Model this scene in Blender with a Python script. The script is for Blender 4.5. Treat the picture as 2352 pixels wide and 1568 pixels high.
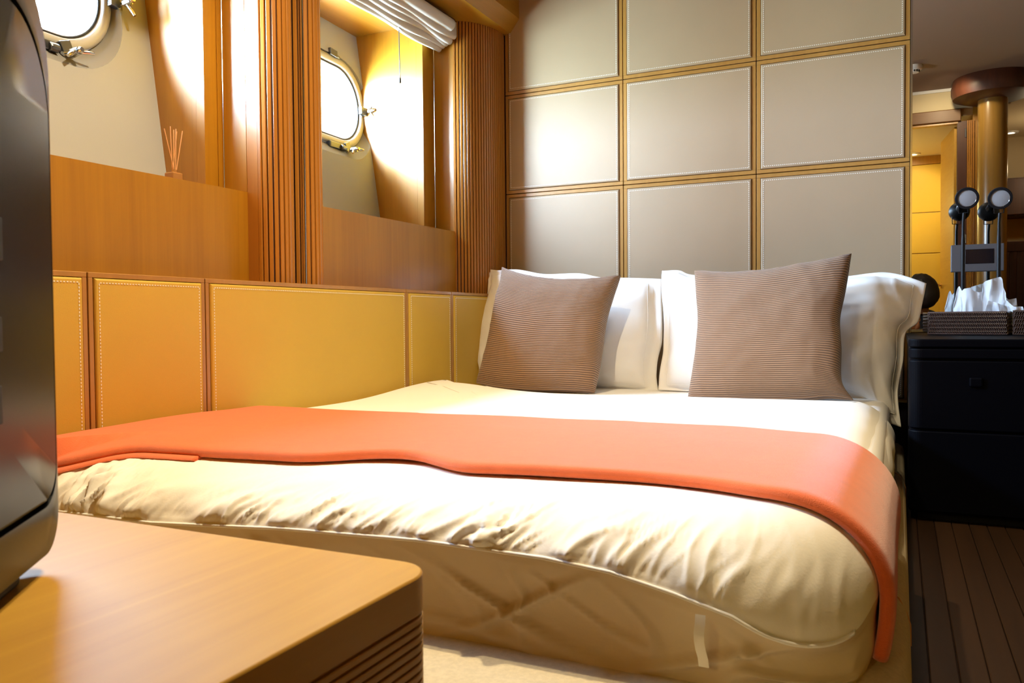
import bpy, bmesh, math, random
from mathutils import Vector, Matrix, noise
from mathutils.bvhtree import BVHTree
random.seed(7)
S = bpy.context.scene
for o in list(bpy.data.objects): bpy.data.objects.remove(o)
FLOOR = 0.52            # the camera is held 0.52 m above the cabin floor; geometry is written relative to it
# ------------------------------------------------------------------ camera
F, YAW, PIT, ROL = 1867.46, math.radians(25.499), math.radians(1.5424), math.radians(-0.46844)
fw = Vector((-math.sin(YAW)*math.cos(PIT), math.cos(YAW)*math.cos(PIT), -math.sin(PIT)))
_r = Vector((math.cos(YAW), math.sin(YAW), 0)); _u = _r.cross(fw)
rt = math.cos(ROL)*_r + math.sin(ROL)*_u; up = -math.sin(ROL)*_r + math.cos(ROL)*_u
cd = bpy.data.cameras.new('camera'); cam = bpy.data.objects.new('camera', cd); S.collection.objects.link(cam)
cd.sensor_width = 36; cd.lens = F/2352*36; cd.clip_start = 0.02
cam.matrix_world = Matrix(((rt.x, up.x, -fw.x, 0), (rt.y, up.y, -fw.y, 0), (rt.z, up.z, -fw.z, FLOOR), (0, 0, 0, 1)))
cd.dof.use_dof = True; cd.dof.focus_distance = 2.5; cd.dof.aperture_fstop = 16
S.camera = cam
# ------------------------------------------------------------------ view, world, lights
S.view_settings.view_transform = 'Standard'; S.view_settings.look = 'None'
S.view_settings.exposure = 0.12; S.view_settings.gamma = 1; S.view_settings.use_curve_mapping = False
S.cycles.max_bounces = 10; S.cycles.diffuse_bounces = 6; S.cycles.glossy_bounces = 5; S.cycles.transparent_max_bounces = 12
S.cycles.sample_clamp_indirect = 6; S.cycles.use_denoising = True; S.cycles.caustics_reflective = False
W = bpy.data.worlds.new('sky'); S.world = W; W.use_nodes = True
nt = W.node_tree; nt.nodes.clear()
wo = nt.nodes.new('ShaderNodeOutputWorld'); bg = nt.nodes.new('ShaderNodeBackground')
tc = nt.nodes.new('ShaderNodeTexCoord'); sx = nt.nodes.new('ShaderNodeSeparateXYZ'); cr = nt.nodes.new('ShaderNodeValToRGB')
nt.links.new(tc.outputs['Generated'], sx.inputs[0]); nt.links.new(sx.outputs['Z'], cr.inputs[0])
cr.color_ramp.elements[0].position = 0.0; cr.color_ramp.elements[0].color = (0.40, 0.55, 0.62, 1)   # sea
cr.color_ramp.elements[1].position = 0.02; cr.color_ramp.elements[1].color = (0.58, 0.77, 1.0, 1)   # bright haze over it
e = cr.color_ramp.elements.new(1.0); e.color = (0.40, 0.62, 1.0, 1)
# hazy sun side of the sky: low sun astern of the boat, broad glow round it
nv = nt.nodes.new('ShaderNodeVectorMath'); nv.operation = 'DOT_PRODUCT'; nv.inputs[1].default_value = Vector((-.42, -.89, .16)).normalized()
mc = nt.nodes.new('ShaderNodeMath'); mc.operation = 'MAXIMUM'; mc.inputs[1].default_value = 0
mp = nt.nodes.new('ShaderNodeMath'); mp.operation = 'POWER'; mp.inputs[1].default_value = 5
ma = nt.nodes.new('ShaderNodeMath'); ma.operation = 'MULTIPLY_ADD'; ma.inputs[1].default_value = 360; ma.inputs[2].default_value = 125
nt.links.new(tc.outputs['Generated'], nv.inputs[0]); nt.links.new(nv.outputs['Value'], mc.inputs[0]); nt.links.new(mc.outputs[0], mp.inputs[0]); nt.links.new(mp.outputs[0], ma.inputs[0])
nt.links.new(cr.outputs[0], bg.inputs[0]); nt.links.new(ma.outputs[0], bg.inputs[1])
nt.links.new(bg.outputs[0], wo.inputs[0])

def light(name, kind, loc, energy, color, size=0.1, target=None, angle=None, blend=0.5):
    l = bpy.data.lights.new(name, kind); l.energy = energy; l.color = color
    if kind == 'AREA': l.shape = 'DISK'; l.size = size
    else: l.shadow_soft_size = size
    if kind == 'SPOT': l.spot_size = math.radians(angle); l.spot_blend = blend
    o = bpy.data.objects.new(name, l); S.collection.objects.link(o); o.location = loc
    if target is not None: o.rotation_euler = (Vector(target)-Vector(loc)).to_track_quat('-Z', 'Y').to_euler()
    return o
WARM = (1.0, 0.80, 0.49)
light('bed_spot', 'SPOT', (-0.95, 1.40, 1.70), 150, WARM, 0.03, (-1.15, 1.45, -0.3), 105, 0.8)
light('foot_spot', 'SPOT', (-0.45, 1.25, 1.70), 88, WARM, 0.03, (-0.45, 1.0, -0.3), 110, 0.9)
light('pillow_spot', 'SPOT', (-0.35, 2.0, 1.70), 14, WARM, 0.03, (-0.55, 2.3, -0.2), 120, 0.9)
light('entrance_spot', 'SPOT', (0.30, -0.30, 1.70), 20, WARM, 0.03, (0.35, -1.2, 0.9), 120, 0.9)
light('corridor_lamp', 'POINT', (-0.55, -1.9, 0.95), 20, (1, 0.86, 0.36), 0.05)
light('corridor_back_spot', 'SPOT', (0.05, -2.1, 1.50), 45, (1, 0.78, 0.35), 0.04, (0.1, -2.5, 0.3), 150, 0.9)
light('alcove_lamp', 'POINT', (1.15, -1.75, 1.25), 5, WARM, 0.04)

# ------------------------------------------------------------------ helpers
def ray(x, y): return (x-1176)/F*rt - (y-784)/F*up + fw
def at(x, y, X=None, Y=None, Z=None):            # the point of a real plane seen at a pixel
    d = ray(x, y); t = X/d.x if X is not None else (Y/d.y if Y is not None else Z/d.z)
    return d*t
def on(x, y, p, n):
    d = ray(x, y); return d*(Vector(p).dot(Vector(n))/d.dot(Vector(n)))

class MB:
    def __init__(s): s.v = []; s.f = []; s.uv = None
    def add(s, vs, fs):
        b = len(s.v); s.v += [tuple(p) for p in vs]; s.f += [tuple(i+b for i in q) for q in fs]; return s
    def box(s, x0, x1, y0, y1, z0, z1):
        return s.add([(x0,y0,z0),(x1,y0,z0),(x1,y1,z0),(x0,y1,z0),(x0,y0,z1),(x1,y0,z1),(x1,y1,z1),(x0,y1,z1)],
                     [(0,3,2,1),(4,5,6,7),(0,1,5,4),(1,2,6,5),(2,3,7,6),(3,0,4,7)])
    def obox(s, c, ax, ay, az):                  # oriented box: centre and half axes
        c, ax, ay, az = map(Vector, (c, ax, ay, az)); vs = []
        for k in (-1, 1):
            for i, j in ((-1,-1),(1,-1),(1,1),(-1,1)): vs.append(c+ax*i+ay*j+az*k)
        return s.add(vs, [(0,3,2,1),(4,5,6,7),(0,1,5,4),(1,2,6,5),(2,3,7,6),(3,0,4,7)])
    def prism(s, pts, a, b, axis='z'):           # closed 2D outline extruded
        m = {'z': lambda p, h: (p[0], p[1], h), 'y': lambda p, h: (p[0], h, p[1]), 'x': lambda p, h: (h, p[0], p[1])}[axis]
        n = len(pts); vs = [m(p, a) for p in pts]+[m(p, b) for p in pts]
        fs = [tuple(range(n-1, -1, -1)), tuple(range(n, 2*n))]+[(i, (i+1) % n, n+(i+1) % n, n+i) for i in range(n)]
        return s.add(vs, fs)
    def tube(s, path, r, n=10, cap=True):
        path = [Vector(p) for p in path]; rr = r if isinstance(r, (list, tuple)) else [r]*len(path)
        vs = []; prev = None
        for i, p in enumerate(path):
            t = (path[min(i+1, len(path)-1)]-path[max(i-1, 0)]).normalized()
            a = prev if prev is not None else (Vector((0, 0, 1)) if abs(t.z) < 0.9 else Vector((1, 0, 0)))
            a = (a-t*a.dot(t)).normalized(); prev = a; b = t.cross(a)
            vs += [p+(a*math.cos(2*math.pi*k/n)+b*math.sin(2*math.pi*k/n))*rr[i] for k in range(n)]
        fs = [(i*n+k, i*n+(k+1) % n, (i+1)*n+(k+1) % n, (i+1)*n+k) for i in range(len(path)-1) for k in range(n)]
        if cap: fs += [tuple(range(n-1, -1, -1)), tuple(range((len(path)-1)*n, len(path)*n))]
        return s.add(vs, fs)
    def lathe(s, prof, o, axis=(0, 0, 1), n=32):  # prof: (radius, height) along axis
        ax = Vector(axis).normalized(); a = Vector((1, 0, 0)) if abs(ax.x) < .9 else Vector((0, 1, 0))
        a = (a-ax*a.dot(ax)).normalized(); b = ax.cross(a); o = Vector(o); vs = []
        for r, h in prof: vs += [o+ax*h+(a*math.cos(2*math.pi*k/n)+b*math.sin(2*math.pi*k/n))*max(r, 1e-5) for k in range(n)]
        fs = [(i*n+k, i*n+(k+1) % n, (i+1)*n+(k+1) % n, (i+1)*n+k) for i in range(len(prof)-1) for k in range(n)]
        return s.add(vs, fs)
    def grid(s, P, closed_u=False):              # P[i][j]
        m = len(P); n = len(P[0]); fs = []
        for i in range(m if closed_u else m-1):
            for j in range(n-1): fs.append((i*n+j, ((i+1) % m)*n+j, ((i+1) % m)*n+j+1, i*n+j+1))
        return s.add([p for r in P for p in r], fs)
    def build(s, name, m, parent=None, smooth=False, bevel=0, seg=2, angle=40, **kw):
        me = bpy.data.meshes.new(name); me.from_pydata(s.v, [], s.f); me.materials.append(m)
        bm = bmesh.new(); bm.from_mesh(me); bmesh.ops.recalc_face_normals(bm, faces=bm.faces); bm.to_mesh(me); bm.free()
        if s.uv:
            ul = me.uv_layers.new(name='UVMap')
            for lp in me.loops: ul.data[lp.index].uv = s.uv[lp.vertex_index]
        if smooth:
            for p in me.polygons: p.use_smooth = True
            if smooth == 'auto': me.set_sharp_from_angle(angle=math.radians(angle))
        return link(name, me, parent, bevel, seg, **kw)
def link(name, me, parent=None, bevel=0, seg=2, **kw):
    o = bpy.data.objects.new(name, me); S.collection.objects.link(o)
    if parent is not None: o.parent = parent
    if bevel:
        b = o.modifiers.new('bevel', 'BEVEL'); b.width = bevel; b.segments = seg; b.limit_method = 'ANGLE'; b.angle_limit = math.radians(35)
    for k, v in kw.items(): o[k] = v
    return o
def thing(name, label, cat, group=None, kind=None):
    o = bpy.data.objects.new(name, None); S.collection.objects.link(o); o.empty_display_size = 0.05
    if label: o['label'] = label
    if cat: o['category'] = cat
    if group: o['group'] = group
    if kind: o['kind'] = kind
    return o
def struct(name, label=None): return thing(name, label, None, kind='structure')
def rrect(y0, y1, z0, z1, r, n=10):
    out = []
    for cy, cz, a0 in ((y1-r, z1-r, 0), (y0+r, z1-r, 90), (y0+r, z0+r, 180), (y1-r, z0+r, 270)):
        for k in range(n+1):
            a = math.radians(a0+90*k/n); out.append((cy+r*math.cos(a), cz+r*math.sin(a)))
    return out
def interp(t, pts):
    if t <= pts[0][0]: return pts[0][1]
    for (a, b), (c, d) in zip(pts, pts[1:]):
        if t <= c: return b+(d-b)*(t-a)/(c-a)
    return pts[-1][1]
def sm(a, b, x): t = max(0, min(1, (x-a)/(b-a))); return t*t*(3-2*t)

# ------------------------------------------------------------------ materials
def new(name):
    m = bpy.data.materials.new(name); m.use_nodes = True; n = m.node_tree
    return m, n, n.nodes['Principled BSDF']
def lk(n, a, b): n.links.new(a, b)
def plain(name, c, rough=0.5, metal=0, spec=0.5, bump=0, bscale=200, coat=0, crough=0.1, emit=None, estr=0, sheen=0, var=0.0, vscale=6, sss=0, tr=0):
    m, n, b = new(name)
    b.inputs['Base Color'].default_value = (*c, 1); b.inputs['Roughness'].default_value = rough
    b.inputs['Metallic'].default_value = metal; b.inputs['Specular IOR Level'].default_value = spec
    b.inputs['Coat Weight'].default_value = coat; b.inputs['Coat Roughness'].default_value = crough
    b.inputs['Sheen Weight'].default_value = sheen
    if emit: b.inputs['Emission Color'].default_value = (*emit, 1); b.inputs['Emission Strength'].default_value = estr
    if sss: b.inputs['Subsurface Weight'].default_value = sss; b.inputs['Subsurface Radius'].default_value = (.01, .01, .01)
    t = n.nodes.new('ShaderNodeTexCoord')
    if bump:
        ns = n.nodes.new('ShaderNodeTexNoise'); ns.inputs['Scale'].default_value = bscale; ns.inputs['Detail'].default_value = 3
        bp = n.nodes.new('ShaderNodeBump'); bp.inputs['Strength'].default_value = bump; bp.inputs['Distance'].default_value = 0.002
        lk(n, t.outputs['Object'], ns.inputs['Vector']); lk(n, ns.outputs['Fac'], bp.inputs['Height']); lk(n, bp.outputs[0], b.inputs['Normal'])
    if var:
        n2 = n.nodes.new('ShaderNodeTexNoise'); n2.inputs['Scale'].default_value = vscale; n2.inputs['Detail'].default_value = 5
        r = n.nodes.new('ShaderNodeValToRGB'); r.color_ramp.elements[0].position = .3; r.color_ramp.elements[1].position = .7
        r.color_ramp.elements[0].color = (*[x*(1-var) for x in c], 1); r.color_ramp.elements[1].color = (*[min(1, x*(1+var)) for x in c], 1)
        lk(n, t.outputs['Object'], n2.inputs['Vector']); lk(n, n2.outputs['Fac'], r.inputs[0]); lk(n, r.outputs[0], b.inputs['Base Color'])
    return m
def wood(name, c1, c2, axis='z', rough=0.4, coat=0.55, scale=1.0, crough=0.33):
    m, n, b = new(name)
    t = n.nodes.new('ShaderNodeTexCoord'); mp = n.nodes.new('ShaderNodeMapping')
    sc = {'z': (60, 60, 2.2), 'y': (60, 2.2, 60), 'x': (2.2, 60, 60)}[axis]
    mp.inputs['Scale'].default_value = tuple(x*scale for x in sc)
    a = n.nodes.new('ShaderNodeTexNoise'); a.inputs['Scale'].default_value = 1.0; a.inputs['Detail'].default_value = 6; a.inputs['Roughness'].default_value = .65
    a.inputs['Distortion'].default_value = .3
    a2 = n.nodes.new('ShaderNodeTexNoise'); a2.inputs['Scale'].default_value = 0.16; a2.inputs['Detail'].default_value = 3
    mx = n.nodes.new('ShaderNodeMix'); mx.inputs[0].default_value = .45
    r = n.nodes.new('ShaderNodeValToRGB'); r.color_ramp.elements[0].position = .32; r.color_ramp.elements[1].position = .68
    r.color_ramp.elements[0].color = (*c1, 1); r.color_ramp.elements[1].color = (*c2, 1)
    lk(n, t.outputs['Object'], mp.inputs[0]); lk(n, mp.outputs[0], a.inputs['Vector']); lk(n, mp.outputs[0], a2.inputs['Vector'])
    lk(n, a.outputs['Fac'], mx.inputs[2]); lk(n, a2.outputs['Fac'], mx.inputs[3]); lk(n, mx.outputs[0], r.inputs[0])
    lk(n, r.outputs[0], b.inputs['Base Color'])
    bp = n.nodes.new('ShaderNodeBump'); bp.inputs['Strength'].default_value = .12; bp.inputs['Distance'].default_value = .001
    lk(n, a.outputs['Fac'], bp.inputs['Height']); lk(n, bp.outputs[0], b.inputs['Normal'])
    b.inputs['Roughness'].default_value = rough; b.inputs['Coat Weight'].default_value = coat; b.inputs['Coat Roughness'].default_value = crough
    return m
M = {}
M['wood'] = wood('cherry_veneer_upright', (0.29, 0.12, 0.004), (0.40, 0.182, 0.008), 'z')
M['woody'] = wood('cherry_veneer_along', (0.29, 0.12, 0.004), (0.40, 0.182, 0.008), 'y')
M['desk'] = wood('cherry_desk_veneer', (0.45, 0.222, 0.016), (0.55, 0.295, 0.026), 'y', rough=.5, coat=.14, crough=.28)
M['slat'] = wood('cherry_slats', (0.32, 0.115, 0.014), (0.43, 0.175, 0.022), 'z', rough=.3, coat=.4)
M['groove'] = plain('dark_groove', (0.03, 0.008, 0.003), .7)
M['frame'] = wood('honey_wood_frame', (0.33, 0.155, 0.03), (0.41, 0.205, 0.045), 'z', rough=.35)
M['headleather'] = plain('taupe_leather', (0.375, 0.264, 0.158), .5, bump=.25, bscale=900, var=.04, vscale=3)
M['sideleather'] = plain('warm_lit_leather', (0.56, 0.362, 0.045), .5, bump=.25, bscale=900, var=.04, vscale=3)  # same leather as the headboard, with the warm lamplight's yellow put into its colour
M['thread'] = plain('white_thread', (0.85, 0.82, 0.75), .7)
M['liner'] = plain('cream_liner', (0.40, 0.42, 0.44), .65, bump=.15, bscale=700)
M['white'] = plain('white_cotton', (0.88, 0.87, 0.85), .8, bump=.15, bscale=500, sheen=.1)
M['duvet'] = plain('ivory_sateen', (0.88, 0.855, 0.79), .8, bump=.1, bscale=300, sheen=.15)
M['sheet'] = plain('shade_toned_cloth', (0.66, 0.56, 0.40), .85, bump=.1, bscale=300)  # white cloth darkened to beige: shade below the piping put into its colour
M['base'] = plain('cream_boucle', (0.62, 0.53, 0.36), .95, bump=.6, bscale=900, var=.08, vscale=150)
M['throw'] = plain('orange_felt', (0.80, 0.155, 0.04), .95, bump=.4, bscale=700, sheen=.5, var=.05, vscale=40)
M['rimsteel'] = plain('satin_steel_rim', (0.50, 0.52, 0.55), .4, metal=.2)
M['collar'] = plain('grey_collar', (0.24, 0.24, 0.25), .6)
M['cord'] = plain('blue_grey_cord', (0.03, 0.05, 0.08), .5)
M['steel'] = plain('polished_steel', (0.62, 0.64, 0.66), .16, metal=1)
M['darksteel'] = plain('dark_steel', (0.16, 0.17, 0.19), .35, metal=1)  # darker, rougher steel for lugs, brackets and hull flange
M['brass'] = plain('brass', (0.75, 0.5, 0.18), .25, metal=1)
M['black'] = plain('black_plastic', (0.006, 0.006, 0.008), .45, spec=.2)
M['tv'] = plain('black_gloss_casing', (0.003, 0.004, 0.007), .24, spec=.12)
M['rubber'] = plain('black_seal', (0.01, 0.01, 0.01), .6)
M['navy'] = plain('black_lacquer', (0.0008, 0.0011, 0.0028), .5, spec=.05)
M['grey'] = plain('grey_metal_plate', (0.085, 0.078, 0.085), .5, metal=.2)
M['display'] = plain('dark_display', (0.002, 0.002, 0.006), .2)
M['mirror'] = plain('mirror_silver', (0.86, 0.87, 0.86), 0.0, metal=1)
M['plaster'] = plain('taupe_ceiling', (0.27, 0.19, 0.14), .85, bump=.1)
M['beige'] = plain('beige_wallcovering', (0.60, 0.50, 0.32), .8)
M['whitepaint'] = plain('white_paint', (0.8, 0.8, 0.8), .5)
M['darkwood'] = wood('dark_wood', (0.05, 0.014, 0.006), (0.09, 0.025, 0.01), 'z', rough=.5, coat=.1)
M['header'] = wood('dark_cherry_beam', (0.10, 0.036, 0.006), (0.16, 0.062, 0.010), 'x', rough=.5, coat=.1)
M['colwood'] = wood('golden_column_veneer', (0.22, 0.115, 0.022), (0.31, 0.17, 0.035), 'z', rough=.3, coat=.7, crough=.15)
M['floor'] = wood('brown_planks', (0.018, 0.007, 0.002), (0.034, 0.014, 0.004), 'y', rough=.45, coat=.1, scale=.8)
M['hair'] = plain('dark_hair', (0.010, 0.006, 0.005), .5)
M['skin'] = plain('skin', (0.42, 0.20, 0.12), .55, sss=.05)
M['shirt'] = plain('black_shirt', (0.02, 0.02, 0.022), .9)
M['trousers'] = plain('dark_trousers', (0.03, 0.03, 0.045), .9)
M['lens'] = plain('frosted_lens', (0.26, 0.26, 0.28), .35, bump=.5, bscale=600)
M['reed'] = plain('reed', (0.62, 0.32, 0.13), .7)
M['oil'] = plain('amber_diffuser_glass', (0.36, 0.17, 0.05), .25)
M['glow'] = plain('lamp_glow', (1, .9, .7), .5, emit=(1, .85, .6), estr=12)
def glass():
    m, n, b = new('window_glass'); n.nodes.remove(b)
    t = n.nodes.new('ShaderNodeBsdfTransparent'); g = n.nodes.new('ShaderNodeBsdfGlossy'); g.inputs['Roughness'].default_value = .02
    t.inputs[0].default_value = (.95, .98, .97, 1)
    mx = n.nodes.new('ShaderNodeMixShader'); mx.inputs[0].default_value = .06
    lk(n, t.outputs[0], mx.inputs[1]); lk(n, g.outputs[0], mx.inputs[2]); lk(n, mx.outputs[0], n.nodes['Material Output'].inputs[0]); return m
M['glass'] = glass()
def sheer(name, c, w):
    m, n, b = new(name); b.inputs['Base Color'].default_value = (*c, 1); b.inputs['Roughness'].default_value = .9
    t = n.nodes.new('ShaderNodeBsdfTranslucent'); t.inputs[0].default_value = (*c, 1)
    mx = n.nodes.new('ShaderNodeMixShader'); mx.inputs[0].default_value = w
    lk(n, b.outputs[0], mx.inputs[1]); lk(n, t.outputs[0], mx.inputs[2]); lk(n, mx.outputs[0], n.nodes['Material Output'].inputs[0]); return m
M['blind'] = sheer('white_blind_cloth', (0.80, 0.78, 0.74), .35)
M['tissue'] = sheer('tissue_paper', (0.86, 0.88, 0.92), .35)
def ribbed(name, c1, c2, count):
    m, n, b = new(name)
    uv = n.nodes.new('ShaderNodeUVMap'); sp = n.nodes.new('ShaderNodeSeparateXYZ')
    ns = n.nodes.new('ShaderNodeTexNoise'); ns.inputs['Scale'].default_value = 3
    ma = n.nodes.new('ShaderNodeMath'); ma.operation = 'MULTIPLY_ADD'; ma.inputs[1].default_value = 0.012
    mu = n.nodes.new('ShaderNodeMath'); mu.operation = 'MULTIPLY'; mu.inputs[1].default_value = count*2*math.pi
    si = n.nodes.new('ShaderNodeMath'); si.operation = 'SINE'
    r = n.nodes.new('ShaderNodeValToRGB'); r.color_ramp.elements[0].position = .0; r.color_ramp.elements[1].position = .62
    r.color_ramp.elements[0].color = (*c1, 1); r.color_ramp.elements[1].color = (*c2, 1)
    mr = n.nodes.new('ShaderNodeMapRange'); mr.inputs[1].default_value = -1
    lk(n, uv.outputs[0], sp.inputs[0]); lk(n, uv.outputs[0], ns.inputs['Vector']); lk(n, ns.outputs['Fac'], ma.inputs[0]); lk(n, sp.outputs['Y'], ma.inputs[2])
    lk(n, ma.outputs[0], mu.inputs[0]); lk(n, mu.outputs[0], si.inputs[0]); lk(n, si.outputs[0], mr.inputs[0]); lk(n, mr.outputs[0], r.inputs[0])
    lk(n, r.outputs[0], b.inputs['Base Color'])
    bp = n.nodes.new('ShaderNodeBump'); bp.inputs['Strength'].default_value = .6; bp.inputs['Distance'].default_value = .003
    lk(n, mr.outputs[0], bp.inputs['Height']); lk(n, bp.outputs[0], b.inputs['Normal'])
    b.inputs['Roughness'].default_value = .8; b.inputs['Sheen Weight'].default_value = .25
    return m
M['cushion'] = ribbed('ribbed_taupe_silk', (0.08, 0.04, 0.022), (0.32, 0.185, 0.10), 72)

# ================================================================== STRUCTURE
LX = -1.527          # leather wainscot plane on the hull side
PX = -1.647          # wood parapet plane above it
XS = -1.738          # step inside the window niches
HY = 3.157           # headboard wall plane
CEIL = 1.76
ZT, ZP, ZN = 0.1077, 0.3622, 1.188
NICHES = ((1.680, 1.744, 0.74), (2.828, 2.9235, 1.99))      # far side wall, stepped side wall, near side wall
# liner plane  X = a + b z + c Y
LA, LB, LC = -1.68502*1.0302, -0.144538, -0.054208
def liner(y, z, off=0): return (LA+off+LB*z+LC*y, y, z)

f = struct('floor')
MB().box(-2.2, 1.62, -2.8, 3.3, -0.60, -0.5275).build('subfloor', M['groove'], f)
x = 0.0415-0.0389
k = 0
while x < 1.60:
    w = 0.0389 if k % 3 else 0.0389
    MB().box(x+.0008, x+w-.0008, -2.7, 3.15, -0.5275, -0.52+random.uniform(-.0003, .0003)).build('plank', M['floor'], f, bevel=.0012, seg=1)
    x += w; k += 1
MB().box(-0.9, 0.0415-0.0389-.001, -2.7, 0.3, -0.5275, -0.5202).build('plank', M['floor'], f)

c = struct('ceiling')
MB().box(-2.3, 1.7, -0.886, 3.3, CEIL, CEIL+.06).build('ceiling_panel', M['plaster'], c)
MB().box(-0.9, 1.62, -0.886, -0.870, CEIL-.022, CEIL).build('light_strip', M['whitepaint'], c)

# headboard wall
wb = struct('wall_back')
MB().box(-2.3, 1.7, HY+.012, HY+.08, -.6, CEIL).build('backing', M['groove'], wb)
HX = [LX-.002, -1.0045, -0.4869, 0.0302]; HZ = [-0.304, 0.1162, 0.5362, 0.9562, 1.376, CEIL]
def stitches(mb, A, B, n, pitch, ln=.55, w=.0010, t=.0009):
    A, B, n = Vector(A), Vector(B), Vector(n); L = (B-A).length; d = (B-A)/L; s_ = d.cross(n)
    k = max(1, int(L/pitch))
    for i in range(k):
        mb.obox(A+d*((i+.5)*L/k), d*(pitch*ln/2), s_*w, n*t)
def wall_panel(parent, o, eu, ev, n, w, h, fr, pitch, leather, sides=(1, 1, 1, 1)):
    """wood frame with a raised stitched leather pad; o = lower left corner, eu/ev in-plane, n towards the room"""
    o, eu, ev, n = map(Vector, (o, eu, ev, n)); g = .0014
    P = lambda a, b, c: o+eu*a+ev*b+n*c
    fm = MB()
    def bar(a0, a1, b0, b1): fm.obox(P((a0+a1)/2, (b0+b1)/2, -.006), eu*((a1-a0)/2), ev*((b1-b0)/2), n*.006)
    bar(g, w-g, g, fr); bar(g, w-g, h-fr, h-g); bar(g, fr, fr, h-fr); bar(w-fr, w-g, fr, h-fr)
    fo = fm.build('panel_frame', M['frame'], parent, bevel=.001, seg=1)
    a0, a1, b0, b1 = fr+.0015, w-fr-.0015, fr+.0015, h-fr-.0015
    lm = MB(); T = .0045; N = 6
    rings = [(0, -.008), (0, 0), (.0015, .003), (.004, T)]
    vs = []
    for ins, c_ in rings: vs += [P(a0+ins, b0+ins, c_), P(a1-ins, b0+ins, c_), P(a1-ins, b1-ins, c_), P(a0+ins, b1-ins, c_)]
    fs = [(i*4+k, i*4+(k+1) % 4, (i+1)*4+(k+1) % 4, (i+1)*4+k) for i in range(3) for k in range(4)]+[(12, 13, 14, 15)]
    lm.add(vs, fs); lm.build('leather_pad', leather, fo)
    sm_ = MB(); i_ = .0095
    q = [(a0+i_, b0+i_), (a1-i_, b0+i_), (a1-i_, b1-i_), (a0+i_, b1-i_)]
    for k in range(4): stitches(sm_, P(*q[k], T), P(*q[(k+1) % 4], T), n, pitch)
    sm_.build('stitching', M['thread'], fo, kind='stuff')
for i in range(3):
    for j in range(5):
        wall_panel(wb, (HX[i], HY, HZ[j]), (1, 0, 0), (0, 0, 1), (0, -1, 0), HX[i+1]-HX[i], HZ[j+1]-HZ[j], .0155, .0072, M['headleather'])
MB().box(0.0302, 0.0345, HY-.006, HY+.012, -.30, CEIL).build('edge_strip', M['steel'], wb)

# hull side
wl = struct('wall_left')
SEAMS = [-0.9, -0.35, 0.25, 0.80, 1.1505, 1.4684, 2.3628, 2.6754, HY]
MB().box(LX-.13, LX-.012, -0.95, HY, -.6, ZT-.001).build('wainscot_backing', M['groove'], wl)
for a, b in zip(SEAMS, SEAMS[1:]):
    wall_panel(wl, (LX, b, -.50), (0, -1, 0), (0, 0, 1), (1, 0, 0), b-a, ZT+.50, .0125, .0072, M['sideleather'])
MB().box(LX-.13, LX-.0125, -0.95, HY, ZT-.012, ZT).build('wainscot_ledge', M['woody'], wl)
for (y1, y2, y0) in NICHES:
    e1 = y2+.005
    MB().box(PX-.02, PX, y0-.12, e1+(.045 if y2 > 2 else 0), ZT-.02, ZP).build('sill_panel', M['wood'], wl)
    MB().box(-2.30, PX-.001, y0-.12, e1, ZP-.02, ZP-.0005).build('window_sill', M['woody'], wl)
    MB().box(-2.30, XS-.0305, y1, y1+.03, ZP-.02, 1.25).build('niche_side', M['wood'], wl)
    MB().box(XS-.03, XS, y1, y2+.02, ZP-.02, 1.25).build('niche_step', M['wood'], wl)
    MB().box(XS-.001, PX-.002, y2-.0003, y2+.02, ZP-.02, 1.25).build('niche_reveal', M['wood'], wl)
    MB().box(-2.30, PX, y0-.12, y0, ZP-.02, 1.25).build('niche_near_side', M['wood'], wl)
    MB().box(-2.30, PX-.0005, y0-.02, y2+.02, ZN, ZN+.04).build('niche_ceiling', M['woody'], wl)
MB().box(PX-.3, PX-.005, -0.95, 0.66, ZT-.02, 1.25).build('hull_panel', M['wood'], wl)
# soffit over the niches with bevelled front edge
sof = [(-2.3, 1.216), (-1.500, 1.216), (-1.458, 1.270), (-1.458, CEIL), (-2.3, CEIL)]
MB().prism(sof, -0.95, HY+.01, 'y').build('soffit', M['woody'], wl)

# hull liner, one sheet with two window openings
PORT = ((0.770, 1.527*1.0302, 0.685*1.0302, 1.035*1.0302), (2.020, 2.757*1.0302, 0.676*1.0302, 1.022*1.0302))
lm = MB()
def sheet(ya, yb, za, zb, hole=None, cen=None):
    if hole is None: lm.add([liner(ya, za), liner(yb, za), liner(yb, zb), liner(ya, zb)], [(0, 1, 2, 3)]); return
    n = len(hole); cy, cz = cen; outer = []
    for (y, z) in hole:
        dy, dz = y-cy, z-cz
        t = min((yb-cy)/dy if dy > 1e-9 else ((ya-cy)/dy if dy < -1e-9 else 1e9), (zb-cz)/dz if dz > 1e-9 else ((za-cz)/dz if dz < -1e-9 else 1e9))
        outer.append((cy+dy*t, cz+dz*t))
    lm.add([liner(*p) for p in hole]+[liner(*p) for p in outer], [(i, (i+1) % n, n+(i+1) % n, n+i) for i in range(n)])
    for (yc, zc) in ((ya, za), (yb, za), (yb, zb), (ya, zb)):     # corner triangles
        k = min(range(n), key=lambda i: -((hole[i][0]-cy)*(yc-cy)/abs(yc-cy)/(abs(yc-cy))+(hole[i][1]-cz)*(zc-cz)/abs(zc-cz)/abs(zc-cz)))
        best = None
        for i in range(n):
            a, b = outer[i], outer[(i+1) % n]
            if (abs(a[0]-yc) < 1e-6) != (abs(b[0]-yc) < 1e-6) and (abs(a[1]-zc) < 1e-6 or abs(b[1]-zc) < 1e-6): best = (a, b)
        if best: lm.add([liner(*best[0]), liner(yc, zc), liner(*best[1])], [(0, 1, 2)])
HOLES = []
for (y0, y1, z0, z1) in PORT:
    HOLES.append(rrect(y0-.005, y1+.013, z0-.050, z1+.004, .175, 14))
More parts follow.
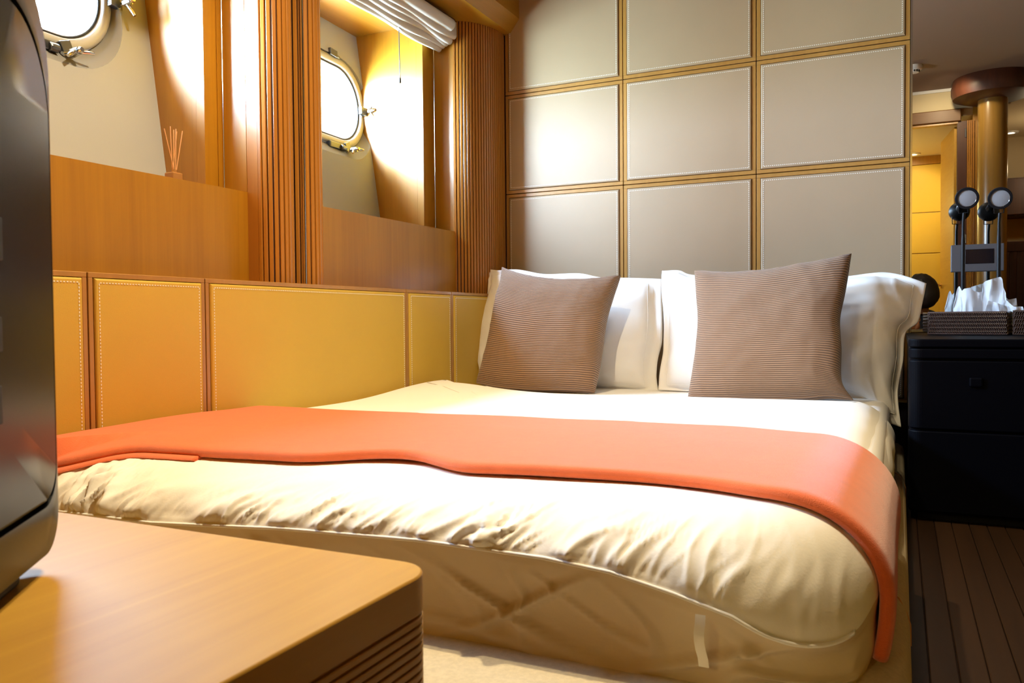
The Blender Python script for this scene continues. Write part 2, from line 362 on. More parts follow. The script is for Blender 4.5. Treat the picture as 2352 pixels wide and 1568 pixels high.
sheet(-1.0, 0.70, -.6, 1.8)
sheet(0.70, 1.90, -.6, 1.8, HOLES[0], ((PORT[0][0]+PORT[0][1])/2, .86))
sheet(1.90, 3.25, -.6, 1.8, HOLES[1], ((PORT[1][0]+PORT[1][1])/2, .86))
lm.build('hull_liner', M['liner'], wl)

def latch(w, p, out, mat=None):
    """swing bolt with wing nut; p on the frame, out = in-plane direction away from the glass"""
    o = Vector(out).normalized(); n = Vector((1, 0, .12)).normalized(); s_ = n.cross(o); p = Vector(p)
    K = 1.45; o = o*K; n = n*K; s_ = s_*K
    a = MB(); a.obox(p+o*.004+n*.006, o*.012, s_*.011, n*.006); a.build('latch_lug', M['darksteel'], w, bevel=.002)
    a = MB(); a.tube([p+o*.014-s_*.012+n*.008, p+o*.014+s_*.012+n*.008], .007, 12)
    a.tube([p+o*.014+n*.006, p+o*.016+n*.040], .0052, 10)
    a.tube([p+o*.016+n*.020, p+o*.016+n*.036], [.0120, .0095], 14)
    a.tube([p+o*.016+n*.040, p+o*.016+n*.044], [.0085, .006], 12)
    for sgn in (-1, 1):
        a.tube([p+o*.016+s_*sgn*.005+n*.026, p+o*.020+s_*sgn*.018+n*.034, p+o*.023+s_*sgn*.028+n*.038], [.0055, .0062, .0042], 10)
    a.build('wing_nut', M['steel'], w, smooth='auto')
for idx, (y0, y1, z0, z1) in enumerate(PORT):
    w = struct('window_%d' % (idx+1), ('left' if idx == 0 else 'right')+' porthole in the hull side with steel frame and wing nut latches')
    off = lambda z: -.012-.030*(z1-z)/(z1-z0)
    n = 56
    def ring(ins, dx): return [liner(y, z, off(z)+dx) for (y, z) in rrect(y0+ins, y1-ins, z0+ins, z1-ins, .165-ins*.8, 13)]
    hole = [liner(*p) for p in rrect(y0-.005, y1+.013, z0-.050, z1+.004, .175, 13)]
    MB().grid([hole, [liner(*p, -.004) for p in rrect(y0-.005, y1+.013, z0-.050, z1+.004, .175, 13)]][::1]).v
    rc = MB(); P = [list(r) for r in zip(hole, ring(-.001, 0))]; rc.grid(P, True); rc.build('window_reveal', M['collar'], w, smooth=True)
    fr = MB(); rr = [ring(0, -.002), ring(.0, .006), ring(.004, .012), ring(.014, .014), ring(.027, .010), ring(.031, .002), ring(.031, -.05)]
    fr.grid([list(r) for r in zip(*rr)], True); fr.build('window_frame', M['rimsteel'], w, smooth='auto', angle=50)
    sl = MB(); rr = [ring(.031, .001), ring(.034, .003), ring(.037, .001), ring(.037, -.05)]
    sl.grid([list(r) for r in zip(*rr)], True); sl.build('window_seal', M['rubber'], w, smooth=True)
    il = MB(); rr = [ring(.037, .000), ring(.045, -.008), ring(.046, -.05), ring(-.03, -.05), ring(-.03, -.001)]
    il.grid([list(r) for r in zip(*rr)], True); il.build('inner_rim', M['whitepaint'], w, smooth='auto')
    g = ring(.040, -.012); gm = MB(); gm.add(g, [tuple(range(len(g)))]); gm.build('window_pane', M['glass'], w)
    zc = (z0+z1)/2
    latch(w, liner(y1-(.004 if idx == 0 else .036), zc-.005, off(zc)+.012), (0, 1, -.12))
    latch(w, liner(y1-.165, z0+.004, off(z0)+.012), (.1, .35, -1))
    hb = MB(); q = Vector(liner(y1-.235, z0-.008, off(z0)+.014)); hb.obox(q, (.012, 0, 0), (0, .045, 0), (0, 0, .012)); hb.tube([q+Vector((.012, .02, -.004)), q+Vector((.012, .045, -.004))], .012, 12)
    hb.build('hinge_block', M['darksteel'], w, bevel=.003)
    hb = MB(); q = Vector(liner(y1-.215, z1+.006, off(z1)+.014)); hb.obox(q, (.010, 0, 0), (0, .022, -.002), (0, 0, .013)); hb.tube([q+Vector((.006, .02, -.006)), q+Vector((.006, .038, -.010))], .005, 10)
    hb.build('stay_bracket', M['darksteel'], w, bevel=.002)
    # outer hull skin round the opening keeps the daylight to the glass
    sk = MB(); rr = [ring(.046, -.05), ring(-.12, -.05)]; sk.grid([list(r) for r in zip(*rr)], True); sk.build('hull_flange', M['darksteel'], w)
    po = light('daylight_portal_%d' % (idx+1), 'AREA', liner((y0+y1)/2, zc, -.055), 1, (1, 1, 1)); po.data.shape = 'RECTANGLE'
    po.data.size = (z1-z0)-.06; po.data.size_y = (y1-y0)-.06; po.data.cycles.is_portal = True
    nrm = Vector((1, -LC, -LB)).normalized(); po.rotation_euler = (-nrm).to_track_quat('Z', 'Y').to_euler()
    # orient: local X = up direction
    ex = Vector((LB, 0, 1)).normalized(); ez = -nrm; ey = ez.cross(ex)
    po.rotation_euler = Matrix((ex, ey, ez)).transposed().to_euler()

# right wall, wall behind the camera with doorway, corridor and alcove (all seen in the mirror)
wr = struct('wall_right'); MB().box(1.60, 1.66, -2.8, 3.3, -.6, CEIL).build('panel', M['wood'], wr)
wf = struct('wall_front')
FY = -0.886
MB().box(-2.3, -0.46, FY-.05, FY, -.6, CEIL).build('wall_panel', M['wood'], wf)
MB().box(-0.46, 0.75, FY-.05, FY, 1.60, CEIL+.01).build('header_panel', M['beige'], wf)
MB().box(0.50, 0.72, FY-.05, FY, -.6, 1.61).build('jamb_panel', M['wood'], wf)
MB().box(0.72, 1.62, FY-.05, FY, 1.66, CEIL+.01).build('header_panel', M['beige'], wf)
t = struct('trim_1')
MB().box(-0.46, 0.42, FY-.06, FY+.03, 1.50, 1.595).build('door_header', M['header'], t, bevel=.006)
MB().box(-0.46, 0.40, FY-.05, FY+.012, 1.485, 1.50).build('header_bead', M['wood'], t)
for k in range(4): MB().box(0.462+k*.013, 0.471+k*.013, FY-.05, FY+.016, -.52, 1.50).build('jamb_bead', M['slat'], t)
MB().box(0.395, 0.46, FY-.06, FY+.006, -.52, 1.50).build('door_jamb', M['darkwood'], t)
co = struct('wall_corridor')
BY = -2.586
MB().box(-1.0, 1.62, BY-.05, BY, -.6, 1.8).build('corridor_backing', M['beige'], co)
MB().box(-0.9, -0.86, BY, FY, -.6, 1.6).build('corridor_side', M['beige'], co)
MB().box(0.60, 0.66, BY, FY-.05, -.6, 1.8).build('corridor_side', M['wood'], co)
MB().box(-0.95, 0.62, BY, FY-.05, 1.55, 1.60).build('corridor_ceiling', M['beige'], co)
MB().box(0.64, 1.62, BY, FY-.05, 1.66, 1.72).build('alcove_ceiling', M['beige'], co)
MB().box(-0.9, 0.6, BY, BY+.03, 1.47, 1.55).build('crown_strip', M['wood'], co)
zs = [-.52, -.05, .2265, .61, 1.005, 1.47]
for z0_, z1_ in zip(zs, zs[1:]):
    MB().box(-0.85, 0.6, BY, BY+.022, z0_+.003, z1_-.003).build('corridor_pad', M['sideleather'], co, bevel=.004)

# ================================================================== PILLARS
def pillar(name, label, path, z0, z1, corebox, pitch=.0136, gap=.0028):
    t = thing(name, label, 'pillar', 'fluted wooden pillars beside the portholes')
    # path: plan polyline; slats laid along it
    pts = [Vector((p[0], p[1], 0)) for p in path]
    L = [0]
    for a, b in zip(pts, pts[1:]): L.append(L[-1]+(b-a).length)
    def P(s):
        for i in range(len(pts)-1):
            if s <= L[i+1] or i == len(pts)-2:
                return pts[i].lerp(pts[i+1], (s-L[i])/(L[i+1]-L[i]))
    core = MB(); core.prism(corebox, z0, z1); core.build('pillar_core', M['groove'], t)
    n = int(L[-1]/pitch); 
    for k in range(n):
        s0, s1 = (k)*L[-1]/n+gap/2, (k+1)*L[-1]/n-gap/2
        a, b = P(s0), P(s1); d = (b-a).normalized(); nn = Vector((d.y, -d.x, 0))
        m = MB(); h = .0065
        q = [a-nn*.004, b-nn*.004, b+nn*(h-.0015), b-d*.0015+nn*h, a+d*.0015+nn*h, a+nn*(h-.0015)]
        m.prism([(v.x, v.y) for v in q], z0+.0005, z1-.0005); m.build('slat', M['slat'], t)
    return t
def arc(cx_, cy_, r, a0, a1, n=28): return [(cx_+r*math.cos(math.radians(a0+(a1-a0)*k/n)), cy_+r*math.sin(math.radians(a0+(a1-a0)*k/n))) for k in range(n+1)]
def inset(path, d):
    out = []
    for i, p in enumerate(path):
        a = Vector(path[max(i-1, 0)]); b = Vector(path[min(i+1, len(path)-1)]); t_ = (b-a).normalized(); out.append((p[0]-t_.y*d, p[1]+t_.x*d))
    return out
# two half-round lobes between the portholes
pa = arc(-1.609, 1.802, .0525, -92, 62)
tp = pillar('fluted_pillar', 'left lobe of the fluted wood pillar standing between the two portholes', pa, ZT, 1.216, inset(pa, .001)+[(-1.66, 1.86), (-1.66, 1.745)])
MB().box(-1.647, -1.609, 1.744, 1.760, ZT, 1.216).build('fillet_strip', M['slat'], tp)
pb = arc(-1.609, 1.9354, .0495, -78, 84)
pillar('fluted_pillar', 'right lobe of the fluted wood pillar standing between the two portholes', pb, ZT, 1.216, inset(pb, .001)+[(-1.66, 1.985), (-1.66, 1.885)])
MB().box(-1.75, -1.612, 1.746, 1.985, ZT, 1.216).build('pillar_backing', M['wood'], tp)
MB().tube([(-1.548, 1.868, ZT), (-1.548, 1.868, 1.216)], .0025, 8).build('joint_strip', M['steel'], tp)
pc = [(-1.662+.127*math.cos(math.radians(t_)), HY-.2335*math.sin(math.radians(t_))) for t_ in [86-85*k/30 for k in range(31)]]
pillar('fluted_pillar', 'fluted wood corner pillar standing at the left end of the leather headboard wall', pc, ZT, 1.216, inset(pc, .001)+[(-1.70, HY), (-1.70, 2.965)], pitch=.0126)

# ================================================================== BED
bed = thing('bed', 'double bed with cream upholstered base and white fitted sheet under the duvet', 'bed')
bx0, bx1, by0, by1, bz0, bz1 = LX+.004, 0.016, 0.80, HY-.012, -.52, -.436
prof = [(0, bz0), (0, bz1-.03), (.006, bz1-.012), (.018, bz1-.003), (.035, bz1), (.2, bz1)]
def rr_plan(x0, x1, y0, y1, r, ins, n=8):
    return [(x, y) for (x, y) in rrect(x0+ins, x1-ins, y0+ins, y1-ins, max(r-ins, .003), n)]
m = MB(); P = []
for ins, z in prof: P.append([(x, y, z) for x, y in rr_plan(bx0, bx1, by0, by1, .05, ins)])
m.grid([list(r) for r in zip(*P)], True); m.add([p for p in P[-1]], [tuple(range(len(P[-1])))])
m.build('bed_base', M['base'], bed, smooth='auto', angle=60)
for yy in (1.36, 2.45):
    MB().tube([(-.012, yy+.05, bz1+.001), (.000, yy+.035, bz1-.004), (.010, yy+.012, bz1-.016), (.016, yy-.004, bz1-.03), (.0165, yy-.01, bz1-.06)], .0018, 6).build('base_seam', M['reed'], bed)
m = MB(); P = []
for ins, z in [(0, -.43), (-.004, -.40), (-.006, -.33), (0, -.285), (.015, -.268), (.04, -.2615), (.3, -.260)]:
    P.append([(x, y, z) for x, y in rr_plan(LX+.010, -.030, 1.05, HY-.02, .08, ins)])
m.grid([list(r) for r in zip(*P)], True); m.add([p for p in P[-1]], [tuple(range(len(P[-1])))])
m.build('mattress', M['white'], bed, smooth='auto', angle=60)

# ---- duvet: rings from the outer contour inwards
DX0, DX1, DY0, DY1 = LX+.006, -0.010, 0.950, 2.56
def contour(n=640):
    pts = []
    R = {'fr': .16, 'fl': .03, 'bl': .05, 'br': .10}
    def seg(cx_, cy_, r, a0, k):
        for i in range(k): a = math.radians(a0+90*i/k); pts.append((cx_+r*math.cos(a), cy_+r*math.sin(a)))
    def line(a, b, k):
        for i in range(k): pts.append((a[0]+(b[0]-a[0])*i/k, a[1]+(b[1]-a[1])*i/k))
    line((DX0+.03, DY0), (DX1-.16, DY0), 620); seg(DX1-.16, DY0+.16, .16, -90, 60)
    line((DX1, DY0+.16), (DX1, DY1-.1), 150); seg(DX1-.1, DY1-.1, .1, 0, 20)
    line((DX1-.1, DY1), (DX0+.05, DY1), 90); seg(DX0+.05, DY1-.05, .05, 90, 10)
    line((DX0, DY1-.05), (DX0, DY0+.03), 100); seg(DX0+.03, DY0+.03, .03, 180, 8)
    return [(x-.012*(1-sm(1.3, 2.1, y))*sm(-.6, -.1, x), y) for x, y in pts]
CT = contour(); NC = len(CT)
def dtop(x, y):
    return (-.240+.030*math.exp(-((x+1.42)/.22)**2-((y-2.45)/.35)**2)+.010*math.exp(-((x+1.5)/.25)**2-((y-1.35)/.25)**2)
            +.006*noise.noise(Vector((x*2.2, y*2.2, 3)))+.006*math.exp(-((x+.35)/.25)**2-((y-2.4)/.2)**2))
def welt_z(x):
    return interp(x, [(-1.5, -.335), (-1.367, -.334), (-1.115, -.331), (-.838, -.312), (-.6, -.303), (-.41, -.305), (-.322, -.312), (-.246, -.327), (-.174, -.345), (-.126, -.370), (-.08, -.400), (-.04, -.425)])
def build_duvet(wrinkle):
    rings = []
    K1, K2 = 26, 16
    cen = lambda x, y: (max(DX0+.5, min(DX1-.5, x)), max(DY0+.55, min(DY1-.5, y)))
    for k in range(K1+K2+16):
        ring = []
        for i, (x, y) in enumerate(CT):
            a = Vector(CT[i-1]); b = Vector(CT[(i+1) % NC]); t_ = (b-a).normalized(); nx, ny = t_.y, -t_.x      # outward
            front = sm(.2, .9, -ny); right = sm(.2, .9, nx); back = sm(.2, .9, ny); left = sm(.2, .9, -nx)
            sw = front+right+back+left+1e-6
            r = (front*interp(x, [(-.60, .24), (-.22, .145)])+right*.12+back*interp(x, [(-.40, .17), (-.14, .09)])+left*.045)/sw
            zm = (front*welt_z(x)+right*-.345+back*-.30+left*-.30)/sw
            fx = front/sw
            if k < K1:                    # lower skirt, from the base up to the widest line
                q = k/(K1-1); z = -.4365+(zm+.4365)*q
                ins = .012*(1-q)**2*(1-fx)+fx*(.010+.014*math.sin(math.pi*min(1, q*1.02)))*(1-q**6) + .0
                px, py = x-nx*ins, y-ny*ins
                if wrinkle:
                    amp = .017*sm(0, .5, fx)*math.sin(math.pi*min(1, .12+q*.9))
                    rg = lambda n_, k_: max(0, 1-abs(n_)*k_)
                    v1 = rg(noise.noise(Vector((x*4+q*1.1, q*1.2, 1.3))), 7)
                    v2 = rg(noise.noise(Vector((x*5-q*1.3, q*1.1, 6.3))), 7)
                    v3 = rg(noise.noise(Vector((x*12+q*1.0, q*1.7, 3.3))), 5)
                    dd = amp*(.75*v1+.75*v2+.35*v3+.9*noise.noise(Vector((x*3, q*1.2, 4.4))))*(.35+.9*sm(-.35, .2, noise.noise(Vector((x*2, 5, 5)))))
                    sd = right/sw*.004*noise.noise(Vector((y*9, q*2, 4)))
                    px += nx*(dd+sd); py += ny*(dd+sd)
                ring.append((px, py, z))
            elif k < K1+K2+12:
                q = (k-K1+1)/(K2+12); a_ = q*math.pi/2
                ins = r*(1-math.cos(a_)); px, py = x-nx*ins, y-ny*ins
                zt = dtop(px, py)
                z = zm+(zt-zm)*math.sin(a_)
                if wrinkle:
                    near = math.cos(a_)
                    amp = .0088*fx*near**1.2*sm(0, .12, q)*(0.55+.8*sm(-1.6, -1.1, -abs(x+1.25)))
                    wx = .055*noise.noise(Vector((x*4, ins*5, 21)))+.02*noise.noise(Vector((x*13, ins*11, 22)))
                    s_ = x-ins*(.9+.9*noise.noise(Vector((x*1.7, 2, 2))))+wx
                    rg = lambda n_, k_: max(0, 1-abs(n_)*k_)
                    w1 = rg(noise.noise(Vector((s_*10, ins*4, 2.1))), 6)
                    w2 = rg(noise.noise(Vector((s_*22+ins*9, ins*9, 9.1))), 5)
                    w3 = rg(noise.noise(Vector((s_*38-ins*22, ins*26, 5.1))), 4.5)
                    w4 = noise.noise(Vector((x*24, ins*30, 31)))
                    lo = noise.noise(Vector((s_*6, ins*3, 12.1)))
                    pr = .75+1.5*noise.noise(Vector((x*2.6, 8.8, 0)))
                    cp_ = .5+1.1*noise.noise(Vector((x*9, ins*9, 41)))
                    crease = near**1.5
                    dd = amp*max(.3, pr)*(lo*1.0*near+(w1*.8+w2*1.0*cp_+w3*.8*cp_+w4*.5)*crease-.4*crease)
                    rs = right/sw*near*.004*(noise.noise(Vector((y*6, q*3, 14))))
                    px += nx*(dd*near+rs); py += ny*(dd*near+rs); z += dd*math.sin(a_)*.8
                ring.append((px, py, z))
            else:
                q = (k-(K1+K2+12)+1)/4
                ins = r; px, py = x-nx*ins, y-ny*ins; cx_, cy_ = cen(px, py)
                px, py = px+(cx_-px)*q, py+(cy_-py)*q; ring.append((px, py, dtop(px, py)))
        rings.append(ring)
    return rings
def duvet_mesh(rings):
    m = MB(); m.grid([list(r) for r in zip(*rings)], True)
    # inner patch
    L = rings[-1]; xs = [p[0] for p in L]; 
    m.add(L, [tuple(range(len(L)))]); return m
smooth_m = duvet_mesh(build_duvet(False))
bvh = BVHTree.FromPolygons([Vector(v) for v in smooth_m.v], smooth_m.f)
duvet = thing('duvet', 'ivory duvet with creased foot end and white piping spread over the bed', 'duvet')
RW = build_duvet(True); duvet_mesh(RW[25:]).build('duvet_cover', M['duvet'], duvet, smooth=True)
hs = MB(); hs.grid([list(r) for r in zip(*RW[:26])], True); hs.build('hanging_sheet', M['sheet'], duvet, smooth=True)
wp = [Vector(p) for p, c_ in zip(RW[25], CT) if c_[1] < DY0+.14 and c_[0] < -.02]
wp = [p+Vector((0, -.002, 0)) for p in wp if p.x < -.045]
MB().tube(wp, .0026, 8).build('piping', M['white'], duvet, smooth=True)
# hanging label on the piping
q0 = Vector((-.205, DY0-.020, -.340))
tg = MB(); tg.grid([[(q0.x+dx+bend, q0.y-.004-.004*math.sin(j*.8), q0.z-.062*j/6) for dx in (-.006, 0, .006)] for j, bend in zip(range(7), (0, 0, -.001, -.001, .0, .002, .003))])
tg.build('care_label', M['thread'], duvet, smooth=True)

# ---- throw: laid over the duvet by ray casting
def surf(u, y, off):
    """u: 0 at hull side, top part by X, then round the right-hand edge"""
    XA, ZA = -.20, -.425
    if u < .80:
        x = (LX+.024)+(XA-(LX+.024))*(u/.80); org = Vector((x, y, .3)); d = Vector((0, 0, -1))
    else:
        a = math.radians(90-(u-.80)/.20*88); org = Vector((XA, y, ZA))+Vector((math.cos(a), 0, math.sin(a)))*1.0; d = -Vector((math.cos(a), 0, math.sin(a)))
    h = bvh.ray_cast(org, d)
    if h[0] is None: return Vector((org.x, y+.012, -.285))
    p, n = h[0], h[1]
    if n.dot(d) > 0: n = -n
    n = Vector((n.x, n.y*.3, n.z)).normalized()
    return p+n*off
FRONT = [(-1.55, .955), (-1.50, .970), (-1.38, 1.010), (-1.30, 1.065), (-1.10, 1.083), (-.92, 1.100), (-.82, 1.145), (-.74, 1.158), (-.68, 1.135), (-.627, 1.108), (-.445, 1.115), (-.317, 1.128), (-.226, 1.112), (-.156, 1.085), (.1, 1.075)]
BACK = [(-1.55, 1.60), (-1.49, 1.605), (-1.09, 1.625), (-.776, 1.675), (-.473, 1.690), (-.296, 1.70), (-.189, 1.67), (-.06, 1.64), (.1, 1.62)]
def smoothed(x, T):
    return sum(interp(x+d, T) for d in (-.03, -.015, 0, .015, .03))/5
def throw_layer(t0, t1, front_off, ulim, NU=150, NV=34):
    mid = []
    top = []; bot = []
    for i in range(NU+1):
        u = ulim*i/NU; x0 = surf(u, 1.3, 0).x
        ya, yb = smoothed(x0, FRONT)+front_off, smoothed(x0, BACK)
        rt_, rb_ = [], []
        for j in range(NV+1):
            v = (j/NV)**1.0; y = ya+(yb-ya)*(1-math.cos(v*math.pi))/2
            e_ = min((y-ya), (yb-y), .010)/.010; e_ = math.sqrt(max(0, 1-(1-e_)**2))
            lump = .0015*noise.noise(Vector((u*9, y*7, 2)))+.003*math.exp(-((x0+.78)/.09)**2)*math.exp(-((y-ya)/.10)**2)
            c_ = (t0+t1)/2+lump; h_ = (t1-t0)/2
            rt_.append(surf(u, y, c_+h_*e_)); rb_.append(surf(u, y, c_-h_*e_))
        top.append(rt_); bot.append(rb_)
    m = MB()
    m.grid([a+b[::-1] for a, b in zip(top, bot)])
    n = 2*(NV+1)
    for base in (0, NU*n):
        m.f += [(base+j, base+j+1, base+n-2-j, base+n-1-j) for j in range(NV)]
    return m
th = thing('throw_blanket', 'folded orange wool throw laid across the foot of the white bed', 'blanket')
throw_layer(.0025, .021, 0, 1.0).build('upper_fold', M['throw'], th, smooth=True)
throw_layer(.0004, .0080, -.012, .22, NU=60).build('lower_fold', M['throw'], th, smooth=True)

# ================================================================== PILLOWS
def coons(top, bot, left, right, u, v):
    """edges are point lists; u 0..1 left-right, v 0..1 bottom-top"""
    def ev(L, t):
        n = len(L)-1; s_ = t*n; i = min(int(s_), n-1); f_ = s_-i
        p0 = L[max(i-1, 0)]; p1 = L[i]; p2 = L[i+1]; p3 = L[min(i+2, n)]
        return 0.5*((2*p1)+(p2-p0)*f_+(2*p0-5*p1+4*p2-p3)*f_*f_+(3*p1-p0-3*p2+p3)*f_**3)
    T, B, Lf, R_ = ev(top, u), ev(bot, u), ev(left, v), ev(right, v)
    return (1-v)*B+v*T+(1-u)*Lf+u*R_-((1-u)*(1-v)*bot[0]+u*(1-v)*bot[-1]+(1-u)*v*top[0]+u*v*top[-1])
def pillow(name, label, cat, group, mat, pt, nrm, px, T, flange=0, seed=0, wr=.004, N=64, power=.45, part='pillowcase'):
    top, bot, left, right = [[on(a, b, pt, nrm) for a, b in L] for L in px]
    nn = Vector(nrm).normalized(); nn = nn if nn.y < 0 else -nn
    t = thing(name, label, cat, group)
    m = MB(); uvs = []; NV = N
    F_, Bk = [], []
    for i in range(N+1):
        fr_, bk_ = [], []
        for j in range(NV+1):
            u, v = i/N, j/NV; p = coons(top, bot, left, right, u, v)
            iu = max(0, min(1, (min(u, 1-u)-flange)/(.5-flange))); iv = max(0, min(1, (min(v, 1-v)-flange)/(.5-flange)))
            prf = (1-(1-iu)**2.6)**power*(1-(1-iv)**2.6)**power if iu > 0 and iv > 0 else 0
            edge = (1-prf)
            w = wr*(noise.noise(Vector((u*5+seed, v*5, seed)))*1.2+noise.noise(Vector((u*13+seed, v*11, seed+3)))*.5)
            w += wr*1.8*edge*noise.noise(Vector((u*9, v*9, seed+9)))
            cr_ = wr*1.4*max(0, 1-abs(noise.noise(Vector((u*7+v*4+seed, v*2, seed+5))))*7)*edge*(1 if iu > 0 and iv > 0 else 0)
            h = T*prf*(1+.10*(.5-v))+w*prf+cr_
            fl = wr*1.2*noise.noise(Vector((u*8, v*8, seed+20)))*(1 if flange else .3)
            fr_.append(p+nn*(h+.0018+fl)); bk_.append(p+nn*(-T*prf*.8-.0018+fl))
        F_.append(fr_); Bk.append(bk_)
    m.grid(F_); uvs += [(i/N, j/NV) for i in range(N+1) for j in range(NV+1)]
    m.grid(Bk); uvs += [(i/N, j/NV) for i in range(N+1) for j in range(NV+1)]
    n1 = (N+1)*(NV+1); id_ = lambda i, j: i*(NV+1)+j
    for i in range(N):
        m.f += [(id_(i, 0), id_(i+1, 0), n1+id_(i+1, 0), n1+id_(i, 0)), (id_(i, NV), id_(i+1, NV), n1+id_(i+1, NV), n1+id_(i, NV))]
    for j in range(NV):
        m.f += [(id_(0, j), id_(0, j+1), n1+id_(0, j+1), n1+id_(0, j)), (id_(N, j), id_(N, j+1), n1+id_(N, j+1), n1+id_(N, j))]
    m.uv = uvs
    m.build(part, mat, t, smooth=True)
    if flange:
        a, b = int(flange*N)+1, N-int(flange*N)-1
        loop = [(i, a) for i in range(a, b)]+[(b, j) for j in range(a, b)]+[(i, b) for i in range(b, a, -1)]+[(a, j) for j in range(b, a, -1)]
        MB().tube([F_[i][j]+nn*.0002 for i, j in loop]+[F_[a][a]+nn*.0002], .0009, 5).build('flange_seam', mat, t)
    return t
PN = (0, -1, .30)      # pillow planes lean back against the headboard
pillow('pillow', 'white flanged pillow behind the left cushion, beside the fluted pillar', 'pillow', 'white pillows against the headboard', M['white'],
       (0, 2.96, -.05), PN,
       ([(1117, 617), (1150, 621), (1190, 619), (1250, 629), (1330, 628), (1380, 637), (1440, 638), (1522, 641)],
        [(1092, 874), (1110, 880), (1200, 893), (1300, 895), (1400, 895), (1512, 897)],
        [(1092, 874), (1104, 850), (1100, 812), (1106, 760), (1104, 720), (1118, 680), (1122, 650), (1117, 617)],
        [(1512, 897), (1508, 862), (1512, 820), (1521, 780), (1521, 700), (1522, 641)]), .085, flange=.055, seed=2, wr=.005)
pillow('pillow', 'white flanged pillow behind the right cushion, overhanging the black nightstand', 'pillow', 'white pillows against the headboard', M['white'],
       (0, 2.90, -.05), PN,
       ([(1521, 622), (1560, 621), (1600, 632), (1750, 630), (1900, 638), (2000, 627), (2055, 628), (2128, 651)],
        [(1512, 895), (1600, 900), (1750, 910), (1900, 905), (1975, 925), (2030, 965), (2070, 981)],
        [(1512, 895), (1516, 850), (1524, 800), (1524, 720), (1519, 660), (1521, 622)],
        [(2070, 981), (2062, 900), (2074, 830), (2080, 765), (2108, 740), (2118, 700), (2128, 651)]), .085, flange=.055, seed=5, wr=.005)
CN = (0, -1, .42)
pillow('cushion', 'ribbed tan cushion leaning on the left pillow, nearest the fluted pillar', 'cushion', 'ribbed tan cushions on the bed', M['cushion'],
       (0, 2.74, -.05), CN,
       ([(1154, 614), (1195, 630), (1260, 643), (1330, 645), (1380, 641), (1426, 633)],
        [(1095, 880), (1150, 892), (1220, 898), (1300, 900), (1366, 902)],
        [(1095, 880), (1112, 830), (1128, 770), (1140, 700), (1152, 650), (1154, 614)],
        [(1366, 902), (1378, 840), (1384, 790), (1393, 730), (1408, 680), (1426, 633)]), .075, seed=11, wr=.003, part='cushion_cover')
pillow('cushion', 'larger ribbed taupe cushion with a raised corner leaning on the right pillow', 'cushion', 'ribbed tan cushions on the bed', M['cushion'],
       (0, 2.66, -.05), CN,
       ([(1595, 622), (1680, 628), (1770, 622), (1850, 608), (1910, 596), (1956, 582)],
        [(1578, 922), (1650, 924), (1740, 922), (1850, 918), (1905, 914), (1960, 918)],
        [(1578, 922), (1590, 860), (1599, 800), (1603, 740), (1599, 680), (1595, 622)],
        [(1960, 918), (1934, 876), (1933, 800), (1930, 730), (1944, 660), (1956, 582)]), .078, seed=17, wr=.003, part='cushion_cover')

# ================================================================== NIGHTSTAND SIDE
NY, NZ = 2.30, -.0575
ns = thing('nightstand', 'black lacquered nightstand with drawers between bed and mirror', 'nightstand')
NX0, NX1 = 0.034, 1.02
def nplan(x0, x1, y0, y1, r): return [(x0+r-r*math.cos(math.radians(a)), y0+r-r*math.sin(math.radians(a))) for a in range(0, 91, 10)]+[(x1, y0), (x1, y1), (x0, y1)]
MB().prism(nplan(NX0-.014, NX1+.01, NY-.006, HY-.01, .03), -.078, NZ).build('top', M['navy'], ns, bevel=.003)
MB().prism(nplan(NX0-.010, NX1, NY+.004, HY-.012, .03), -.50, -.079).build('carcass', M['navy'], ns, bevel=.002)
zd = [-.080, at(2140, 826, Y=NY).z, at(2140, 988, Y=NY).z, -.497]
for k in range(3):
    dr = MB().prism(nplan(NX0-.013, NX1, NY-.005, NY+.03, .03), zd[k+1]+.0035, zd[k]-.002).build('drawer', M['navy'], ns, bevel=.003)
    if k == 1:
        zz = (zd[1]+zd[2])/2+.035
        MB().box(.155, .185, NY-.012, NY-.004, zz-.012, zz+.012).build('handle', M['navy'], dr, bevel=.004)
MB().box(NX0+.01, NX1-.02, NY+.03, HY-.02, -.52, -.499).build('plinth', M['black'], ns)

mi = thing('mirror', 'tall frameless mirror on the wall behind the nightstand, right of the headboard', 'mirror')
MB().box(0.0348, 1.598, HY, HY+.008, -.055, CEIL-.002).build('mirror_glass', M['mirror'], mi)
MB().box(0.0345, 0.0368, HY-.003, HY+.001, -.055, CEIL-.002).build('bevelled_edge', M['steel'], mi)

pn = thing('control_panel', 'grey metal control panel with dark display mounted on the mirror', 'control panel')
py = HY-.018
a, b = at(2185, 563, Y=py), at(2306, 621, Y=py)
MB().box(a.x, b.x, py, HY-.0005, b.z, a.z).build('faceplate', M['grey'], pn, bevel=.0015)
a, b = at(2217, 573, Y=py), at(2283, 604, Y=py)
MB().box(a.x, b.x, py-.0012, py+.002, b.z, a.z).build('display', M['display'], pn, bevel=.0008)

